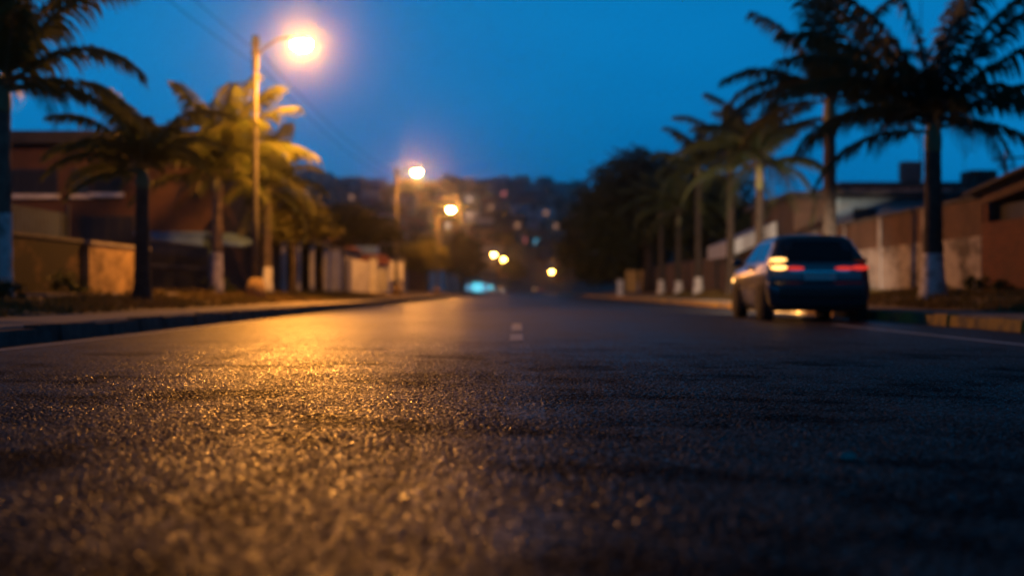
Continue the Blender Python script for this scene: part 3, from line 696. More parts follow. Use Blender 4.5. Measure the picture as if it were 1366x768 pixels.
# overhead cables strung along the left poles
def cable(x, y0, z0, y1, z1, sag, label, x1=None):
    c = MB(); n = 24
    c.tube([(x + ((x1 or x) - x) * i / n, y0 + (y1 - y0) * i / n, z0 + (z1 - z0) * i / n - sag * 4 * (i / n) * (1 - i / n)) for i in range(n + 1)], 0.008, 5)
    tag(c.build('overhead_cable', cable_mat), label, 'cable', 'cables strung between the left lamp poles')
cable(-7.5, -2, 7.6, 40, 7.35, 0.25, 'upper dark cable running to the top of the nearest lamp pole')
cable(-7.5, -2, 7.1, 40, 6.95, 0.35, 'lower dark cable running to the nearest lamp pole')
cable(-7.36, 40, 7.35, 83, 7.35, 0.45, 'upper cable sagging between the first and second lamp poles', -7.05)
cable(-7.36, 40, 6.95, 83, 6.95, 0.55, 'lower cable sagging between the first and second lamp poles', -7.05)

# ------------------------------------------------------------------ window helper (faces the camera, wall plane at y)
def window(parent, x0, x1, y, z0, z1, sill=True, frame=None, bars=1, pane=None, sillmat=None):
    f = MB(); t = 0.06
    fm = frame or dark_metal
    f.box(x0 - t, x0, y - 0.05, y + 0.03, z0 - t, z1 + t); f.box(x1, x1 + t, y - 0.05, y + 0.03, z0 - t, z1 + t)
    f.box(x0, x1, y - 0.05, y + 0.03, z1, z1 + t); f.box(x0, x1, y - 0.05, y + 0.03, z0 - t, z0)
    for k in range(bars):
        xm = x0 + (x1 - x0) * (k + 1) / (bars + 1); f.box(xm - 0.02, xm + 0.02, y - 0.04, y + 0.02, z0, z1)
    fo = f.build('window', fm, parent)
    off = Vector(parent.location)
    p = MB(); p.box(x0 - off.x + .004, x1 - off.x - .004, y - 0.02 - off.y, y + 0.015 - off.y, z0 - off.z + .004, z1 - off.z - .004)
    p.build('pane', pane or glass_dark, None).parent = fo
    if sill:
        s = MB(); s.box(x0 - 0.15 - off.x, x1 + 0.15 - off.x, y - 0.22 - off.y, y - 0.004 - off.y, z0 - t - 0.15 - off.z, z0 - t - 0.004 - off.z)
        s.build('sill', sillmat or white_paint, None).parent = fo
    return fo

# ------------------------------------------------------------------ left brick house (gable end faces the camera)
h = thing('brick_house', (-14.5, 50, 0.4), 'two-storey dark brick house behind the left palms, flat black roof slab', 'house')
w = MB(); w.box(-24, -10.3, 50, 62, 0.3, 5.62); w.build('wall', brick_red, h)
r_ = MB(); r_.box(-24.5, -9.9, 49.2, 62.5, 5.624, 6.05); r_.build('roof', roof_dark, h)
window(h, -18.3, -16.2, 50, 3.95, 4.72, True, bars=2, pane=window_hole); window(h, -15.6, -15.6 + .55, 50, 3.95, 4.72, True, bars=0)
window(h, -14.85, -13.95, 50, 4.0, 4.55, True, bars=1, pane=window_hole); window(h, -15.3, -13.5, 50, 2.3, 3.1, False, frame=grey_metal, bars=3, pane=window_hole)
window(h, -19.9, -18.9, 50, 2.3, 3.2, True)
a = MB(); a.box(-13.0, -10.75, 48.7, 49.996, 0.3, 2.42); a.build('porch_wall', white_sky_tint, h)
a = MB(); a.box(-13.1, -10.65, 48.6, 49.99, 2.424, 2.52); a.build('porch_roof', white_sky_tint, h)
a = MB(); a.box(-12.2, -11.4, 48.66, 48.696, 0.45, 1.75); a.build('door', mat('door_dark', (0.05, 0.055, 0.07), 0.6), h)
a = MB(); a.hexa([(-10.25, 47.8, 2.05), (-9.2, 47.8, 2.0), (-9.2, 50.6, 2.2), (-10.25, 50.6, 2.35), (-10.25, 47.8, 2.3), (-9.2, 47.8, 2.08), (-9.2, 50.6, 2.28), (-10.25, 50.6, 2.6)]); a.build('awning', white_sky_tint, h)
a = MB(); a.tube([(-11.0, 50.5, 6.05), (-11.0, 50.5, 6.9)], 0.05, 8); a.build('vent_pipe', dark_metal, h)

# low front walls on the left
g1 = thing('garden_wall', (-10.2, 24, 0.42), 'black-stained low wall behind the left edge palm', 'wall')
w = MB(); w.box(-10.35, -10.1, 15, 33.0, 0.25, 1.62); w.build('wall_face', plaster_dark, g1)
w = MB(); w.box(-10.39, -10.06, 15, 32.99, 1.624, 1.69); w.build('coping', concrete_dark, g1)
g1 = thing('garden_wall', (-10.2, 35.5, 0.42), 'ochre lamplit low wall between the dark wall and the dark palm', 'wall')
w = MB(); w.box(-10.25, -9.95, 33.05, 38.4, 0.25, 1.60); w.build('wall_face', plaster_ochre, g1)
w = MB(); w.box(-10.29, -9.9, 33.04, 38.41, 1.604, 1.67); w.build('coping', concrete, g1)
# sheet fence above the dark wall
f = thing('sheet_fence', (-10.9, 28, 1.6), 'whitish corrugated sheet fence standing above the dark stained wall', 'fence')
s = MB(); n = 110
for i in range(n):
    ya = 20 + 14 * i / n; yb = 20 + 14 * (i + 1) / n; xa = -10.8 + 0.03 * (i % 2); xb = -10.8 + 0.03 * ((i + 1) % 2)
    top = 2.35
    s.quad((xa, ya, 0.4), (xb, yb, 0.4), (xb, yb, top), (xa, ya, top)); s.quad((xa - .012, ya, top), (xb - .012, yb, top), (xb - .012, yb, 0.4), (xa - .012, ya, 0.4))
s.build('sheet', plaster_mat('sheet_shade_tint', (0.055, 0.08, 0.125), (0.03, 0.03, 0.035), 0.7), f)  # whitish sheet; lack of lamplight and blue skylight put into its colour
for yp in (20.5, 25, 29.5, 33.8):
    p = MB(); p.box(-10.73, -10.65, yp - 0.04, yp + 0.04, 0.4, 2.55); p.build('post', dark_metal, f)
# lean-to roof behind the fence
l = thing('lean_to', (-11.6, 27, 0.42), 'dark lean-to roof sloping behind the sheet fence', 'shed')
a = MB(); a.hexa([(-13.4, 22, 2.95), (-11.0, 22, 2.45), (-11.0, 30.5, 2.45), (-13.4, 30.5, 2.95), (-13.4, 22, 3.02), (-11.0, 22, 2.52), (-11.0, 30.5, 2.52), (-13.4, 30.5, 3.02)]); a.build('roof', roof_dark, l)
for (px, py) in ((-11.15, 22.3), (-11.15, 30.2), (-13.2, 22.3), (-13.2, 30.2)):
    a = MB(); a.box(px - .05, px + .05, py - .05, py + .05, 0.3, 2.47 if px > -12 else 2.9); a.build('post', wood_brown, l)
# dark sliding gate
gt = thing('metal_gate', (-10.6, 43.5, 0.42), 'dark barred metal gate beyond the dark palm', 'gate')
a = MB()
for i in range(44):
    y = 38.7 + i * 0.2; a.box(-10.32, -10.28, y, y + 0.05, 0.45, 1.95)
a.build('bars', dark_metal, gt)
a = MB()
for z in (0.5, 1.2, 1.9): a.box(-10.279, -10.24, 38.6, 47.5, z, z + 0.06)
a.build('rail', dark_metal, gt)
a = MB(); a.box(-10.36, -10.324, 38.6, 47.5, 0.45, 1.6); a.build('panel', mat('gate_sheet', (0.05, 0.09, 0.16), 0.6, (0.03, 0.05, 0.09), 2), gt)

# carport and row beyond the lamp
cp = thing('carport', (-10.5, 60, 0.42), 'dark open carport with pale posts beyond the near lamp', 'carport')
a = MB(); a.box(-15, -8.9, 55, 68, 2.55, 2.75); a.build('roof', roof_dark, cp)
for yp in (55.3, 59, 63, 67.5):
    a = MB(); a.box(-9.2, -9.0, yp, yp + 0.2, 0.3, 2.546); a.build('post', white_paint, cp)
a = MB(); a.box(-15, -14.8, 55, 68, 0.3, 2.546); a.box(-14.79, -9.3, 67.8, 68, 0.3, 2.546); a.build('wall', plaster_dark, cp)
b = thing('roadside_house', (-11, 78, 0.42), 'low dark house with white gate wall under the spreading tree', 'house')
a = MB(); a.box(-15.5, -10.2, 72, 92, 0.3, 3.0); a.build('wall', plaster_grey, b)
a = MB(); a.hexa([(-15.8, 71.7, 3.004), (-9.8, 71.7, 3.004), (-9.8, 92.3, 3.004), (-15.8, 92.3, 3.004), (-13, 71.7, 4.3), (-12.6, 71.7, 4.3), (-12.6, 92.3, 4.3), (-13, 92.3, 4.3)]); a.build('roof', roof_tile, b)
window(b, -13.4, -12.0, 72, 1.2, 2.2, True)
wg = thing('garden_wall', (-9.2, 80, 0.42), 'white front wall with ribbed gates under the spreading tree', 'wall')
a = MB(); a.box(-9.4, -9.2, 70, 76, 0.3, 2.3); a.box(-9.4, -9.2, 79, 90, 0.3, 2.3); a.build('wall_face', plaster_white, wg)
a = MB()
for i in range(15): a.box(-9.38, -9.30 + 0.03 * (i % 2), 76.003 + i * 0.2, 76.197 + i * 0.2, 0.35, 2.2)
a.build('gate', mat('gate_grey', (0.3, 0.3, 0.33), 0.6), wg)
pil = []
for i, (yy, lab) in enumerate(((70.2, 'pale gate pillar at the near end of the white front wall'), (88.6, 'white gate pillar at the far end of the white front wall'))):
    t = thing('gate_pillar', (-8.95, yy, 0.4), lab, 'pillar', 'pillars of the white front wall')
    a = MB(); a.box(-9.19, -8.75, yy, yy + 0.5, 0.3, 2.5); a.build('shaft', plaster_white, t)
    a = MB(); a.box(-9.25, -8.69, yy - .06, yy + .56, 2.504, 2.62); a.build('cap', concrete, t)
k = thing('kiosk', (-9.3, 92, 0.4), 'small hut with orange tile roof beyond the white wall', 'hut')
a = MB(); a.box(-10.6, -8.3, 91.2, 94, 0.3, 2.2); a.build('wall', plaster_white, k)
a = MB(); a.hexa([(-11, 90.8, 2.204), (-8.0, 90.8, 2.204), (-8.0, 94.4, 2.204), (-11, 94.4, 2.204), (-10.4, 92.4, 2.9), (-8.6, 92.4, 2.9), (-8.6, 92.8, 2.9), (-10.4, 92.8, 2.9)]); a.build('roof', roof_tile, k)
a = MB(); a.box(-10.9, -9.4, 95, 97, 2.9, 3.5); a.build('tank', mat('tank_blue', (0.18, 0.33, 0.55), 0.5), k)
sg = thing('sign_board', (-7.6, 89, 0.25), 'blank white sign board on a post past the white wall', 'sign')
a = MB(); a.box(-8.0, -7.1, 88.95, 89.0, 1.15, 2.35); a.build('board', white_paint, sg)
a = MB(); a.tube([(-7.55, 89.05, 0.1), (-7.55, 89.05, 2.4)], 0.04, 8); a.build('post', grey_metal, sg)
# further houses on the left up to the road end
GH = 'low houses at the far left of the road'
for i, (x, y, wd, hh, m_, lab) in enumerate(((-13.5, 118, 7, 3.2, plaster_grey, 'grey low house behind the yellow lamplit tree'), (-14, 150, 8, 4.5, brick_red, 'brick house beyond the yellow lamplit tree'),
        (-13.5, 185, 7, 3.5, plaster_white, 'pale house before the dark round tree'), (-15, 235, 9, 5.0, plaster_grey, 'grey house far along the left side'))):
    t = thing('roadside_house', (x, y, 0.4), lab, 'house', GH)
    a = MB(); a.box(x - wd / 2, x + wd / 2, y, y + 12, 0.3, hh); a.build('wall', m_, t)
    a = MB(); a.box(x - wd / 2 - .3, x + wd / 2 + .3, y - .3, y + 12.3, hh + .004, hh + 0.25); a.build('roof', roof_dark, t)
    window(t, x - 1, x + 0.6, y, 1.2, 2.3, True)

# lit shop fronts at the road end
cyan = mat('shop_light', (0.5, 0.6, 0.6), 0.5, emit=(0.10, 0.62, 0.80), estr=1.5)
cyan_dim = mat('shop_light_dim', (0.5, 0.6, 0.6), 0.5, emit=(0.16, 0.50, 0.80), estr=0.7)
for (x0, x1, y, z1, m_, lab) in ((-11.6, -5.6, 322, 2.3, cyan, 'far shop with wide cyan lit front at the road end'), (-16.2, -13.4, 300, 2.0, cyan_dim, 'smaller far shop with dim blue lit front at the road end')):
    t = thing('shop', ((x0 + x1) / 2, y, 0.0), lab, 'shop', 'lit shops at the road end')
    a = MB(); a.box(x0 - .6, x1 + .6, y + 0.05, y + 8, -.1, 3.6); a.build('wall', plaster_grey, t)
    wd_ = x1 - x0
    for (f0, f1, za, zb, mm) in ((0.0, 0.20, 0.7, z1 * 0.8, cyan_dim), (0.24, 0.62, 0.25, z1, m_), (0.66, 0.80, 0.3, z1 * 0.9, cyan_dim), (0.84, 1.0, 0.9, z1 * 0.75, m_)):
        a = MB(); a.box(x0 + wd_ * f0, x0 + wd_ * f1, y - 0.02, y + 0.046, za, zb); a.build('lit_front', mm, t)
    a = MB(); a.box(x0 - .1, x1 + .1, y - 0.9, y + 0.04, z1 + 0.1, z1 + 0.2); a.build('canopy', roof_dark, t)
    a = MB(); a.box(x0 - 1, x1 + 1, y - 1.2, y + 8.3, 3.604, 3.8); a.build('roof', roof_dark, t)

# ------------------------------------------------------------------ right side walls and buildings
w1 = thing('boundary_wall', (10.6, 42, 0.45), 'long wall behind the right palms, grey plaster below and old brick above', 'wall')
a = MB(); a.box(10.5, 10.75, 32.2, 54.8, 0.3, 1.75); a.build('plaster_face', plaster_grey, w1)
a = MB(); a.box(10.53, 10.72, 32.2, 54.8, 1.754, 2.6); a.build('brick_face', brick_old, w1)
a = MB(); a.box(10.47, 10.78, 32.2, 54.8, 2.604, 2.68); a.build('coping', concrete_dark, w1)
for yp in (36.5, 41, 45.5, 50):
    a = MB(); a.box(10.46, 10.497, yp, yp + 0.3, 0.3, 2.6); a.build('pier', plaster_grey, w1)
sh = thing('brick_shed', (11.5, 28, 0.45), 'bright red brick shed at the right picture edge, sloping sheet roof', 'shed')
a = MB(); a.box(10.5, 14.5, 18, 32.15, 0.3, 2.02); a.build('wall', brick_bright, sh)
a = MB(); a.box(10.78, 14.4, 18.1, 32.0, 2.024, 2.42); a.build('eave_shade_block', window_hole, sh)  # near-black block, stands in for the shade under the eave
a = MB(); a.hexa([(10.5, 18, 2.6 + 0.75), (14.5, 18, 3.35), (14.5, 32.15, 2.45), (10.5, 32.15, 2.45), (10.5, 18, 3.75), (14.5, 18, 3.75), (14.5, 32.15, 2.68), (10.5, 32.15, 2.68)]); a.build('gable_wall', brick_old, sh)
a = MB(); a.hexa([(10.2, 17.6, 3.79), (14.8, 17.6, 3.79), (14.8, 32.6, 2.66), (10.2, 32.6, 2.66), (10.2, 17.6, 3.86), (14.8, 17.6, 3.86), (14.8, 32.6, 2.73), (10.2, 32.6, 2.73)]); a.build('roof', roof_dark, sh)
for yp in (20, 24, 28, 31.8):
    a = MB(); a.box(10.52, 10.77, yp, yp + 0.25, 2.026, 2.9 if yp < 27 else 2.44); a.build('post', brick_bright, sh)
hr = thing('flat_roof_house', (13.2, 56, 0.45), 'low house over the right wall, black flat roof, brick corner and pale window wall', 'house')
a = MB(); a.box(10.9, 12.15, 56, 66, 0.3, 4.15); a.build('brick_wall', brick_old, hr)
a = MB(); a.box(12.154, 20, 56.25, 66, 0.3, 4.15); a.build('pale_wall', mat('wall_pale_blue', (0.35, 0.48, 0.55), 0.8, (0.25, 0.33, 0.38), 1.5), hr)
a = MB(); a.box(10.6, 21, 55.2, 66.5, 4.154, 4.36); a.build('roof', roof_dark, hr)
window(hr, 13.35, 14.15, 56.25, 2.95, 3.72, False, bars=0, pane=window_hole); window(hr, 15.6, 16.3, 56.25, 2.95, 3.72, False, bars=1)
hb = thing('block_house', (22, 78, 0.45), 'dark blocky rooftop house behind the pale window wall at right', 'house')
a = MB(); a.box(17.5, 29, 76, 88, 0.3, 6.0); a.build('wall', plaster_grey, hb)
a = MB(); a.box(17.2, 29.3, 75.6, 88.3, 6.004, 6.3); a.build('roof', roof_dark, hb)
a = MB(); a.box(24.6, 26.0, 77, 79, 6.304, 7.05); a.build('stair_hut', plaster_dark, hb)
window(hb, 19.5, 20.5, 76, 4.2, 5.2)
wt = thing('water_tower', (22.2, 80, 6.3), 'dark square water tank tower rising from the roof beside the big palm trunk', 'water tank')
a = MB(); a.box(21.8, 22.7, 80, 80.9, 6.305, 6.75); a.build('stand', dark_metal, wt)
a = MB(); a.box(21.72, 22.78, 79.9, 81.0, 6.754, 7.7); a.build('tank', mat('tank_dark', (0.06, 0.06, 0.065), 0.8), wt)
a = MB(); a.box(21.68, 22.82, 79.86, 81.04, 7.704, 7.78); a.build('lid', dark_metal, wt)
# antennas
an = thing('tv_antenna', (12.6, 36, 2.7), 'branched television antenna above the brick shed roof', 'antenna')
ax, az = 12.37, 3.95
a = MB(); a.tube([(ax, 36, 2.0), (ax, 36, az + 0.15)], 0.032, 6); a.build('mast', dark_metal, an)
a = MB(); a.tube([(ax - .35, 36, az - 0.14), (ax + .55, 36, az - .06)], 0.024, 5); a.build('boom', dark_metal, an)
for k in range(6):
    u = -0.3 + k * 0.16; a = MB(); a.tube([(ax + u - .03, 35.75 + .02 * k, az - .135 + .014 * k), (ax + u + .03, 36.25 - .02 * k, az - .135 + .014 * k)], 0.018, 5); a.build('element', dark_metal, an)
a = MB(); a.tube([(ax - .2, 36, az - 0.32), (ax + .25, 36, az - .3)], 0.02, 5); a.build('cross_bar', dark_metal, an)
an = thing('rod_antenna', (22.9, 73, 0.45), 'thin bare rod antenna over the dark rooftops at right', 'antenna')
a = MB(); a.tube([(22.95, 73, 0.4), (22.95, 73, 8.0)], [0.03, 0.012], 6); a.build('mast', dark_metal, an)
a = MB(); a.box(22.75, 23.15, 72.95, 73.05, 6.2, 6.26); a.build('bracket', dark_metal, an)
mp_ = thing('radio_mast', (17.6, 60, 0.45), 'thin tall mast passing up behind the crown of the big palm', 'mast')
a = MB(); a.tube([(17.6, 62, 4.3), (17.6, 62, 13.2)], [0.04, 0.02], 6); a.build('mast', dark_metal, mp_)
a = MB(); a.box(17.45, 17.75, 61.85, 62.15, 4.365, 4.45); a.build('foot_plate', dark_metal, mp_)
# roof clutter: razor-wire-like light sheets on the wall top
rs = thing('roof_sheet', (12.2, 38, 2.8), 'pale loose roofing sheets propped behind the right wall top', 'roofing sheet')
a = MB(); a.hexa([(11.4, 35.5, 2.72), (13.4, 36.5, 2.95), (13.4, 40, 2.95), (11.4, 39, 2.72), (11.4, 35.5, 2.75), (13.4, 36.5, 2.98), (13.4, 40, 2.98), (11.4, 39, 2.75)]); a.build('sheet', roof_sheet, rs)
for (px, py) in ((11.5, 36), (13.2, 36.8), (11.5, 38.8), (13.2, 39.7)):
    a = MB(); a.box(px - .04, px + .04, py - .04, py + .04, 0.4, 2.73 if px < 12 else 2.92); a.build('prop', wood_brown, rs)
ps = thing('pale_shed', (9.9, 60, 0.45), 'shed with pale blue-white sheet roof behind the right palms', 'shed')
a = MB(); a.box(9.9, 13.5, 60, 66, 0.3, 2.3); a.build('wall', plaster_grey, ps)
a = MB(); a.hexa([(8.9, 59.5, 1.95), (10.85, 59.5, 2.75), (10.85, 66.5, 2.75), (8.9, 66.5, 1.95), (8.9, 59.5, 2.55), (10.85, 59.5, 3.4), (10.85, 66.5, 3.4), (8.9, 66.5, 2.55)])
a.build('roof', mat('sheet_blue_white', (0.50, 0.56, 0.62), 0.6, (0.4, 0.44, 0.48), 1.2), ps)
# board fence
bf = thing('board_fence', (9.8, 72, 0.45), 'brown upright board fence beyond the car on the right', 'fence')
a = MB(); random.seed(8)
y = 55.0
while y < 100:
    a.box(9.62 + random.uniform(-.015, .015), 9.66 + random.uniform(0, .01), y + .01, y + .21, 0.35, 2.15 + random.uniform(-.08, .08)); y += .22
a.build('boards', wood_brown, bf)
for yp in range(56, 100, 6):
    a = MB(); a.box(9.5, 9.6, yp, yp + .12, 0.3, 2.3); a.build('post', concrete_dark, bf)
gy = thing('yellow_gate', (9, 107, 0.45), 'yellow-painted double gate beside the huge dark tree', 'gate')
for (xa, xb) in ((8.15, 9.0), (9.2, 10.0)):
    a = MB(); a.box(xa, xb, 107, 107.06, 0.45, 2.05)
    for k in range(4): a.box(xa + .05 + k * (xb - xa) / 4, xa + .1 + k * (xb - xa) / 4, 106.97, 106.998, 0.5, 2.0)
    a.build('leaf', gate_yellow, gy)
gp = thing('gate_post', (7.55, 104, 0.2), 'short white post standing left of the yellow gate', 'post')
a = MB(); a.box(7.3, 7.75, 104, 104.4, 0.1, 1.28); a.build('shaft', plaster_white, gp)
a = MB(); a.box(7.26, 7.79, 103.96, 104.44, 1.284, 1.36); a.build('cap', concrete, gp)

# ------------------------------------------------------------------ hill with houses
def hz(x, y):
    t = max(0.0, min(1.0, (y - 340) / 380)); t = t * t * (3 - 2 * t)
    prof = 52 - 0.028 * (x + 100) if x < 60 else 47.5 - 0.16 * (x - 60)
    prof = max(prof, 9)
    if x < -260: prof = max(20, 52 - 0.05 * (-260 - x))
    n = mnoise.noise(Vector((x * 0.012, y * 0.012, 2))) * 5 + mnoise.noise(Vector((x * 0.04, y * 0.04, 5))) * 1.8
    return -0.6 + t * (prof + n) + (0.4 if y > 345 else 0)
hm = MB(); hx = [-800 + 20 * i for i in range(81)]; hy = [335 + 12 * i for i in range(50)]
for y in hy:
    for x in hx: hm.v.append((x, y, hz(x, y)))
for j in range(len(hy) - 1):
    for i in range(len(hx) - 1):
        q = j * len(hx) + i; hm.f.append((q, q + 1, q + 1 + len(hx), q + len(hx))); hm.m.append(0)
tag(hm.build('hill', hill_mat, smooth=True), kind='structure')

hwalls = [mat('hill_wall_a', (0.30, 0.14, 0.08), 0.9, (0.2, 0.1, 0.06), 0.5), mat('hill_wall_b', (0.52, 0.52, 0.52), 0.9, (0.38, 0.38, 0.39), 0.4),
          mat('hill_wall_c', (0.36, 0.37, 0.39), 0.9, (0.26, 0.27, 0.28), 0.4), mat('hill_wall_d', (0.42, 0.30, 0.2), 0.9, (0.3, 0.2, 0.13), 0.4)]
win_warm = mat('window_warm', (0.3, 0.25, 0.2), 0.5, emit=(1.0, 0.45, 0.2), estr=0.3)
win_red = mat('window_red', (0.3, 0.2, 0.2), 0.5, emit=(0.95, 0.22, 0.16), estr=0.5)
win_white = mat('window_white', (0.3, 0.3, 0.3), 0.5, emit=(0.75, 0.66, 0.55), estr=0.55)
win_cyan = mat('window_cyan', (0.3, 0.3, 0.3), 0.5, emit=(0.10, 0.50, 0.75), estr=0.6)
rd = random.Random(77)
taken = []; lit_at = []
def hides_light(px, Y): return any(abs(px - p_) < 13 and -70 < Y - y_ < 8 for p_, y_ in lit_at)
def hill_house(x, y, w_, d_, h_, wm, lit=None, lab=None):
    z = hz(x, y) - 1.5
    t = thing('hillside_house', (x, y, z), lab or ('dim brick house on the far hillside' if wm == 0 else 'dim pale house on the far hillside' if wm == 1 else 'dim grey house on the far hillside' if wm == 2 else 'dim tan house on the far hillside'),
              'house', 'houses on the far hillside')
    a = MB(); a.box(x - w_ / 2, x + w_ / 2, y - d_ / 2, y + d_ / 2, z - 2, z + h_ + 1.5); a.build('wall', hwalls[wm], t)
    a = MB(); zz = z + h_ + 1.504
    if rd.random() < 0.5: a.box(x - w_ / 2 - .4, x + w_ / 2 + .4, y - d_ / 2 - .4, y + d_ / 2 + .4, zz, zz + .4)
    else: a.hexa([(x - w_ / 2 - .4, y - d_ / 2 - .4, zz), (x + w_ / 2 + .4, y - d_ / 2 - .4, zz), (x + w_ / 2 + .4, y + d_ / 2 + .4, zz), (x - w_ / 2 - .4, y + d_ / 2 + .4, zz),
                  (x - w_ / 2 + .5, y - .3, zz + 1.8), (x + w_ / 2 - .5, y - .3, zz + 1.8), (x + w_ / 2 - .5, y + .3, zz + 1.8), (x - w_ / 2 + .5, y + .3, zz + 1.8)])
    a.build('roof', roof_tile if rd.random() < .5 else roof_dark, t)
    if lit is not None:
        a = MB(); s_ = 0.95; cxw = x; czw = z + 1.5 + h_ * 0.5
        a.box(cxw - s_, cxw + s_, y - d_ / 2 - .06, y - d_ / 2 - .004, czw - s_, czw + s_); a.build('lit_window', lit, t)
    else:
        a = MB()
        a.box(x - w_ * .25, x - w_ * .05, y - d_ / 2 - .06, y - d_ / 2 - .004, z + 1.5 + h_ * .35, z + 1.5 + h_ * .7); a.build('window', window_hole, t)
        a = MB()
        a.box(x + w_ * .1, x + w_ * .3, y - d_ / 2 - .06, y - d_ / 2 - .004, z + 1.5 + h_ * .35, z + 1.5 + h_ * .7); a.build('window', window_hole, t)
def on_hill(px, py):
    """walk along the view line until the hillside is met"""
    for d in range(350, 730, 3):
        X, Y, Z = at(px, py, d)
        if hz(X, Y) + 3 >= Z: return X, Y
    return at(px, py, 715)[:2]
for (px, py, mt_, lab) in ((626, 264, win_white, 'far house with white lit window high on the hill crest'), (672, 257, win_red, 'far house with reddish lit window on the hill crest'),
        (627, 286, win_white, 'far house with pale lit window below the crest light'), (716, 321, win_cyan, 'far house with blue lit window low on the hillside'), (703, 318, win_red, 'far house with red lit window beside the blue one'),
        (412, 254, win_white, 'far house with pale lit window above the left trees'), (655, 275, win_warm, 'far house with warm lit window at mid hill'), (742, 300, win_warm, 'far house with warm lit window near the huge tree'),
        (690, 300, win_warm, 'far house with warm lit window over the road end'),
        (560, 262, win_warm, 'far house with warm window above the second street lamp'), (598, 300, win_white, 'far house with white window behind the third street lamp'), 
          (728, 283, win_warm, 'far house with warm window at upper right of the hill'),
         (730, 335, win_warm, 'far house with warm window low beside the huge tree'), (470, 262, win_warm, 'far house with warm window above the spreading tree')):
    X, Y = on_hill(px, py); hill_house(X, Y, 7, 7, 4.5, rd.randrange(4), mt_, lab); taken.append((X, Y)); lit_at.append((px, Y))
k = 0; tries = 0
while k < 120 and tries < 4000:
    tries += 1
    Y = rd.uniform(400, 715); px = rd.uniform(395, 775); X = (px - 690) / FPX * Y
    if hides_light(px, Y): continue
    if any(abs(X - a_) < 9 and abs(Y - b_) < 11 for a_, b_ in taken): continue
    taken.append((X, Y)); hill_house(X, Y, rd.uniform(6, 10), rd.uniform(6, 9), rd.uniform(3, 6.5), rd.choice((0, 0, 1, 2, 2, 3))); k += 1
# trees scattered on the hillside
tmp = MB()
def hill_tree(x, y, s):
    z = hz(x, y)
    t = thing('hillside_tree', (x, y, z), 'small dark tree among the far hillside houses', 'tree', 'trees on the far hillside')
    a = MB(); a.tube([(x, y, z - 1), (x, y, z + 2.2 * s)], [0.4 * s, 0.25 * s], 6); a.build('trunk', bark_dark, t)
    a = MB()
    for q in range(260):
        u = Vector((rd.gauss(0, 1), rd.gauss(0, 1), rd.gauss(0, 1))).normalized() * (rd.random() ** 0.4)
        p = Vector((x + u.x * 2.6 * s, y + u.y * 2.6 * s, z + 3.6 * s + u.z * 2.0 * s)); l = 0.55 * s * rd.uniform(.6, 1.3)
        d1 = Vector((rd.gauss(0, 1), rd.gauss(0, 1), rd.gauss(0, .6))).normalized(); d2 = d1.cross(Vector((rd.gauss(0, 1), rd.gauss(0, 1), rd.gauss(0, 1)))).normalized()
        a.quad(tuple(p - d1 * l), tuple(p - d2 * l * .6), tuple(p + d1 * l), tuple(p + d2 * l * .6))
    a.build('crown', leaf_dark, t)
for i in range(70):
    Y = rd.uniform(380, 715); px = rd.uniform(395, 775)
    if hides_light(px, Y): continue
    hill_tree((px - 690) / FPX * Y, Y, rd.uniform(0.8, 1.8))

# ------------------------------------------------------------------ car
paint = mat('car_paint', (0.07, 0.08, 0.095), 0.28, metal=0.4, spec=0.6, coat=0.6)
paint_b = mat('car_paint_far', (0.12, 0.12, 0.13), 0.35, metal=0.4)
trim = mat('car_trim', (0.02, 0.02, 0.021), 0.6)
cglass = mat('car_glass', (0.012, 0.016, 0.022), 0.06, spec=0.8)
red_lit = mat('tail_red', (0.4, 0.02, 0.02), 0.3, emit=(1.0, 0.05, 0.03), estr=0.7)
amber_lit = mat('signal_amber', (0.6, 0.3, 0.05), 0.3, emit=(1.0, 0.50, 0.13), estr=3.5)
amber_off = mat('signal_off', (0.35, 0.16, 0.03), 0.25)
head_lit = mat('headlight', (0.8, 0.8, 0.8), 0.2, emit=(0.35, 0.75, 0.9), estr=14.0)
chrome = mat('chrome', (0.55, 0.55, 0.56), 0.2, metal=1.0)
plate_m = mat('plate_white', (0.6, 0.6, 0.58), 0.5)
def interp(tab, z):
    for i in range(len(tab) - 1):
        if tab[i][0] <= z <= tab[i + 1][0]:
            t = (z - tab[i][0]) / (tab[i + 1][0] - tab[i][0]); t = t * t * (3 - 2 * t) * 0.5 + t * 0.5
            return tab[i][1] * (1 - t) + tab[i + 1][1] * t
    return tab[-1][1] if z > tab[-1][0] else tab[0][1]
REAR = [(0.16, 0.2), (0.28, 0.05), (0.45, 0.0), (0.60, 0.01), (0.66, 0.07), (0.9, 0.09), (0.98, 0.10), (1.36, 0.46), (1.44, 0.66), (1.47, 0.9)]
FRNT = [(0.16, 4.18), (0.28, 4.32), (0.5, 4.38), (0.66, 4.34), (0.80, 4.2), (0.88, 3.9), (0.93, 3.2), (0.98, 3.05), (1.36, 2.35), (1.44, 2.1), (1.47, 1.7)]
HW = [(0.16, 0.78), (0.3, 0.84), (0.55, 0.875), (0.75, 0.87), (0.93, 0.84), (0.98, 0.82), (1.36, 0.66), (1.44, 0.58), (1.47, 0.40)]
def ring(z, off=0.0):
    yr, yf, hw = interp(REAR, z), interp(FRNT, z), interp(HW, z)
    r = 0.22; pts = []
    for (cx_, cy_, a0) in ((hw - r, yf - r, 0), (-(hw - r), yf - r, 90), (-(hw - r), yr + r, 180), (hw - r, yr + r, 270)):
        for k in range(7):
            a = R(a0 + 90 * k / 6); pts.append((cx_ + r * math.cos(a), cy_ + r * math.sin(a), z))
    return pts
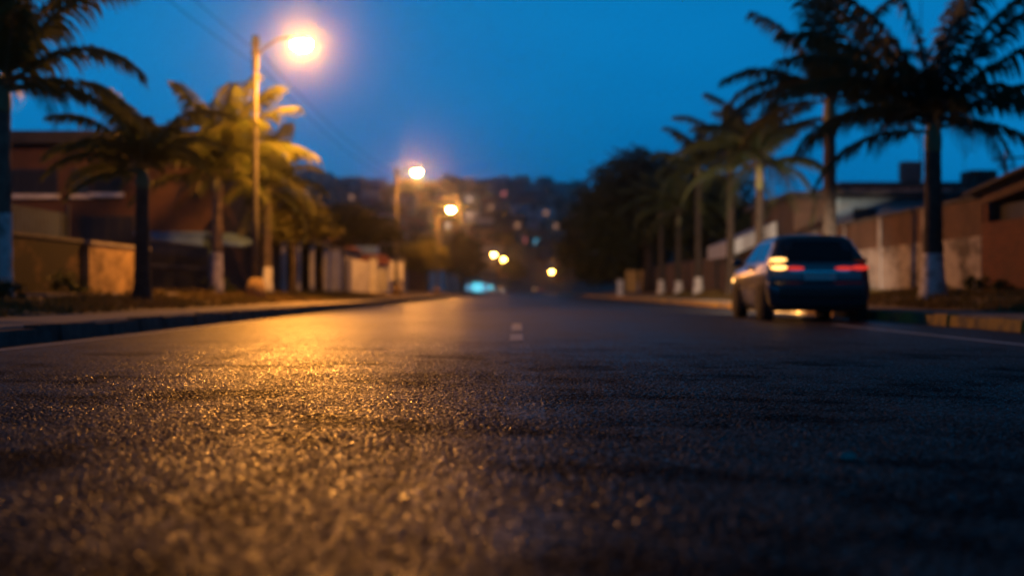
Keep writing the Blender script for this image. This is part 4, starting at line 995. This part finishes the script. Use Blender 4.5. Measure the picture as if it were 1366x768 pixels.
def rear_patch(x0, x1, z0, z1, off=0.006, nz_=6, nx_=6):
    mb = MB(); base = 0
    for j in range(nz_ + 1):
        z = z0 + (z1 - z0) * j / nz_; yr, hw = interp(REAR, z), interp(HW, z); r = 0.22
        for i in range(nx_ + 1):
            x = (x0 + (x1 - x0) * i / nx_)
            lim = hw - r; y = yr
            ax_ = abs(x)
            if ax_ > lim:
                q = min((ax_ - lim) / r, 0.999); y = yr + r - r * math.sqrt(1 - q * q)
            mb.v.append((x, y - off, z))
    for j in range(nz_):
        for i in range(nx_):
            q = j * (nx_ + 1) + i; mb.f.append((q, q + 1, q + 2 + nx_, q + 1 + nx_)); mb.m.append(0)
    return mb
def side_patch(sd, y0, y1, y2, y3, z0, z1, off=0.006, n=6):
    """y0,y1 at z0; y2,y3 at z1"""
    mb = MB()
    for j in range(n + 1):
        t = j / n; z = z0 + (z1 - z0) * t; hw = interp(HW, z)
        for i in range(n + 1):
            s = i / n; y = (y0 + (y1 - y0) * s) * (1 - t) + (y2 + (y3 - y2) * s) * t
            mb.v.append((sd * (hw + off), y, z))
    for j in range(n):
        for i in range(n):
            q = j * (n + 1) + i; f_ = (q, q + 1, q + 2 + n, q + 1 + n)
            mb.f.append(f_ if sd > 0 else f_[::-1]); mb.m.append(0)
    return mb
def lens_blob(x, z, rx, rz):
    yr = interp(REAR, z); hw = interp(HW, z); q = max(0.0, abs(x) - (hw - 0.22)) / 0.22
    mb = MB(); mb.ellipsoid((x, yr + 0.22 - 0.22 * math.sqrt(max(0, 1 - q * q)), z), rx, 0.07, rz, 16, 8); return mb
def add_solid(o, t):
    md = o.modifiers.new('thick', 'SOLIDIFY'); md.thickness = t; md.offset = 1.0; return o
def make_car(label, group, paintm, lit_amber, loc):
    o = thing('car', (0, 0, 0), label, 'car', group)
    bd = MB(); zs = [0.16, 0.2, 0.24, 0.28, 0.32, 0.38, 0.45, 0.52, 0.6, 0.63, 0.66, 0.72, 0.8, 0.84, 0.88, 0.905, 0.93, 0.955, 0.98, 1.05, 1.12, 1.2, 1.28, 1.36, 1.4, 1.44, 1.46, 1.47]
    for z in zs: bd.v += ring(z)
    n = 28
    for j in range(len(zs) - 1):
        for i in range(n):
            q = j * n + i; q2 = j * n + (i + 1) % n; bd.f.append((q, q2, q2 + n, q + n)); bd.m.append(0)
    bd.f.append(tuple(range(n))[::-1]); bd.m.append(0); bd.f.append(tuple((len(zs) - 1) * n + i for i in range(n))); bd.m.append(0)
    bd.build('body', paintm, o, smooth=True)
    rear_patch(-0.58, 0.58, 1.0, 1.34).build('rear_window', cglass, o, smooth=True)
    for sd in (-1, 1):
        side_patch(sd, 0.62, 1.5, 0.82, 1.5, 1.0, 1.33).build('side_window', cglass, o, smooth=True)
        side_patch(sd, 1.58, 2.75, 1.58, 2.25, 1.0, 1.33).build('side_window', cglass, o, smooth=True)
    ws = MB()
    for j in range(5):
        z = 1.0 + 0.34 * j / 4; yf, hw = interp(FRNT, z), interp(HW, z)
        for i in range(7): ws.v.append(((hw - 0.16) * (-1 + i / 3), yf + 0.008, z))
    for j in range(4):
        for i in range(6):
            q = j * 7 + i; ws.f.append((q + 1, q, q + 7, q + 8)); ws.m.append(0)
    ws.build('windscreen', cglass, o, smooth=True)
    # lamps
    for sd in (-1, 1):
        lit = lit_amber and sd < 0
        a, b_ = sorted((sd * 0.80, sd * 0.56)); lens_blob((a + b_) / 2, 1.02, 0.15, 0.036).build('signal_lamp', amber_lit if lit else amber_off, o, smooth=True)
        lens_blob((a + b_) / 2, 0.89, 0.15, 0.04).build('signal_lamp', amber_lit if lit else red_lit, o, smooth=True)
        a, b_ = sorted((sd * 0.55, sd * 0.28)); lens_blob((a + b_) / 2, 0.88, 0.16, 0.03).build('tail_lamp', red_lit, o, smooth=True)
        hl = MB(); hl.ellipsoid((sd * 0.62, 4.22, 0.66), 0.15, 0.12, 0.075, 12, 8); hl.build('headlight', head_lit, o, smooth=True)
        side_patch(sd, 3.72, 3.98, 3.74, 3.96, 0.67, 0.74, 0.008, 3).build('side_marker', amber_lit if lit else amber_off, o)
        mi = MB(); mi.ellipsoid((sd * 0.98, 2.68, 1.02), 0.10, 0.06, 0.075, 12, 8); mi.tube([(sd * 0.84, 2.7, 0.97), (sd * 0.94, 2.69, 0.99)], 0.025, 6); mi.build('mirror', paintm, o, smooth=True)
        side_patch(sd, 1.62, 1.82, 1.62, 1.82, 0.84, 0.87, 0.02, 2).build('door_handle', chrome, o)
    rear_patch(-0.26, 0.26, 0.68, 0.79, 0.014).build('number_plate', plate_m, o)
    rear_patch(-0.7, 0.7, 0.36, 0.55, 0.03).build('rear_bumper', trim, o, smooth=True)
    rear_patch(-0.5, 0.5, 0.812, 0.835, 0.016).build('chrome_strip', chrome, o, smooth=True)
    for sd in (-1, 1):
        for yy in (0.78, 3.5):
            ah = MB(); ah.tube([(sd * 0.70, yy, 0.33), (sd * 0.885, yy, 0.33)], 0.385, 24); ah.build('wheel_arch', trim, o)
            wh = D.objects.new('wheel', None); COL.objects.link(wh); wh.parent = o; wh.location = (sd * 0.80, yy, 0.315)
            ty = MB(); ty.tube([(-0.12, 0, 0), (-0.1, 0, 0), (0.09, 0, 0), (0.1, 0, 0)], [0.27, 0.315, 0.315, 0.27], 26); ty.build('tyre', rubber, None, smooth=False).parent = wh
            ri = MB(); ri.tube([(-0.104, 0, 0), (0.104, 0, 0)], 0.19, 20)
            for q in range(5):
                a_ = q * 2 * math.pi / 5; c_, s_ = math.cos(a_), math.sin(a_)
                ri.hexa([(sd * .104, c_ * .03 - s_ * .025, s_ * .03 + c_ * .025), (sd * .104, c_ * .03 + s_ * .025, s_ * .03 - c_ * .025), (sd * .104, c_ * .17 + s_ * .02, s_ * .17 - c_ * .02), (sd * .104, c_ * .17 - s_ * .02, s_ * .17 + c_ * .02),
                         (sd * .116, c_ * .03 - s_ * .025, s_ * .03 + c_ * .025), (sd * .116, c_ * .03 + s_ * .025, s_ * .03 - c_ * .025), (sd * .116, c_ * .17 + s_ * .02, s_ * .17 - c_ * .02), (sd * .116, c_ * .17 - s_ * .02, s_ * .17 + c_ * .02)])
            ri.build('rim', grey_metal, None).parent = wh
    o.location = loc
    return o
car = make_car('dark car driving away in the right lane, left signal flashing amber', 'cars on the road', paint, True, (5.06, 23.7, 0))
far1 = copy_tree(car)
def relabel(o, lab): o['label'] = lab; return o
relabel(far1, 'tiny far car coming toward us with cold headlights at the road end'); far1.location = (-3.7, 305, 0); far1.rotation_euler = (0, 0, math.pi)
far2 = copy_tree(car); relabel(far2, 'tiny far car with orange lights at the road end, right of centre'); far2.location = (4.3, 300, 0)
# beams of the near car's headlights (real lamps at the headlights)
for sd in (-1, 1):
    l = D.lights.new('headlight_beam', 'SPOT'); l.energy = 12000; l.color = (1.0, 0.72, 0.5); l.spot_size = R(34); l.spot_blend = 0.7; l.shadow_soft_size = 0.08
    lo = D.objects.new('headlight_beam', l); COL.objects.link(lo); lo.parent = car; lo.location = (sd * 0.62, 4.45, 0.68); lo.rotation_euler = (R(89.4), 0, R(-8))

# ------------------------------------------------------------------ haze
hzb = MB(); hzb.box(-820, 840, -28, 930, -3.0, 75)
hm_ = D.materials.new('haze_air'); hm_.use_nodes = True
tn = hm_.node_tree; tn.nodes.remove(tn.nodes['Principled BSDF'])
pv = tn.nodes.new('ShaderNodeVolumePrincipled'); pv.inputs['Color'].default_value = (0.92, 0.94, 0.97, 1); pv.inputs['Density'].default_value = 0.00044
pv.inputs['Anisotropy'].default_value = 0.98
tn.links.new(pv.outputs['Volume'], tn.nodes['Material Output'].inputs['Volume'])
tag(hzb.build('haze', hm_), kind='stuff', label='thin evening haze over the road and hillside', cat='haze')

# ------------------------------------------------------------------ light sampling: only the street lamps are worth sampling directly
for m_ in D.materials:
    if m_.name in ('lamp_lens', 'lamp_lens_mid', 'lamp_lens_far'): m_.cycles.emission_sampling = 'FRONT'
    elif m_.use_nodes and any(n_.type == 'BSDF_PRINCIPLED' and n_.inputs['Emission Strength'].default_value > 0 for n_ in m_.node_tree.nodes):
        m_.cycles.emission_sampling = 'NONE'
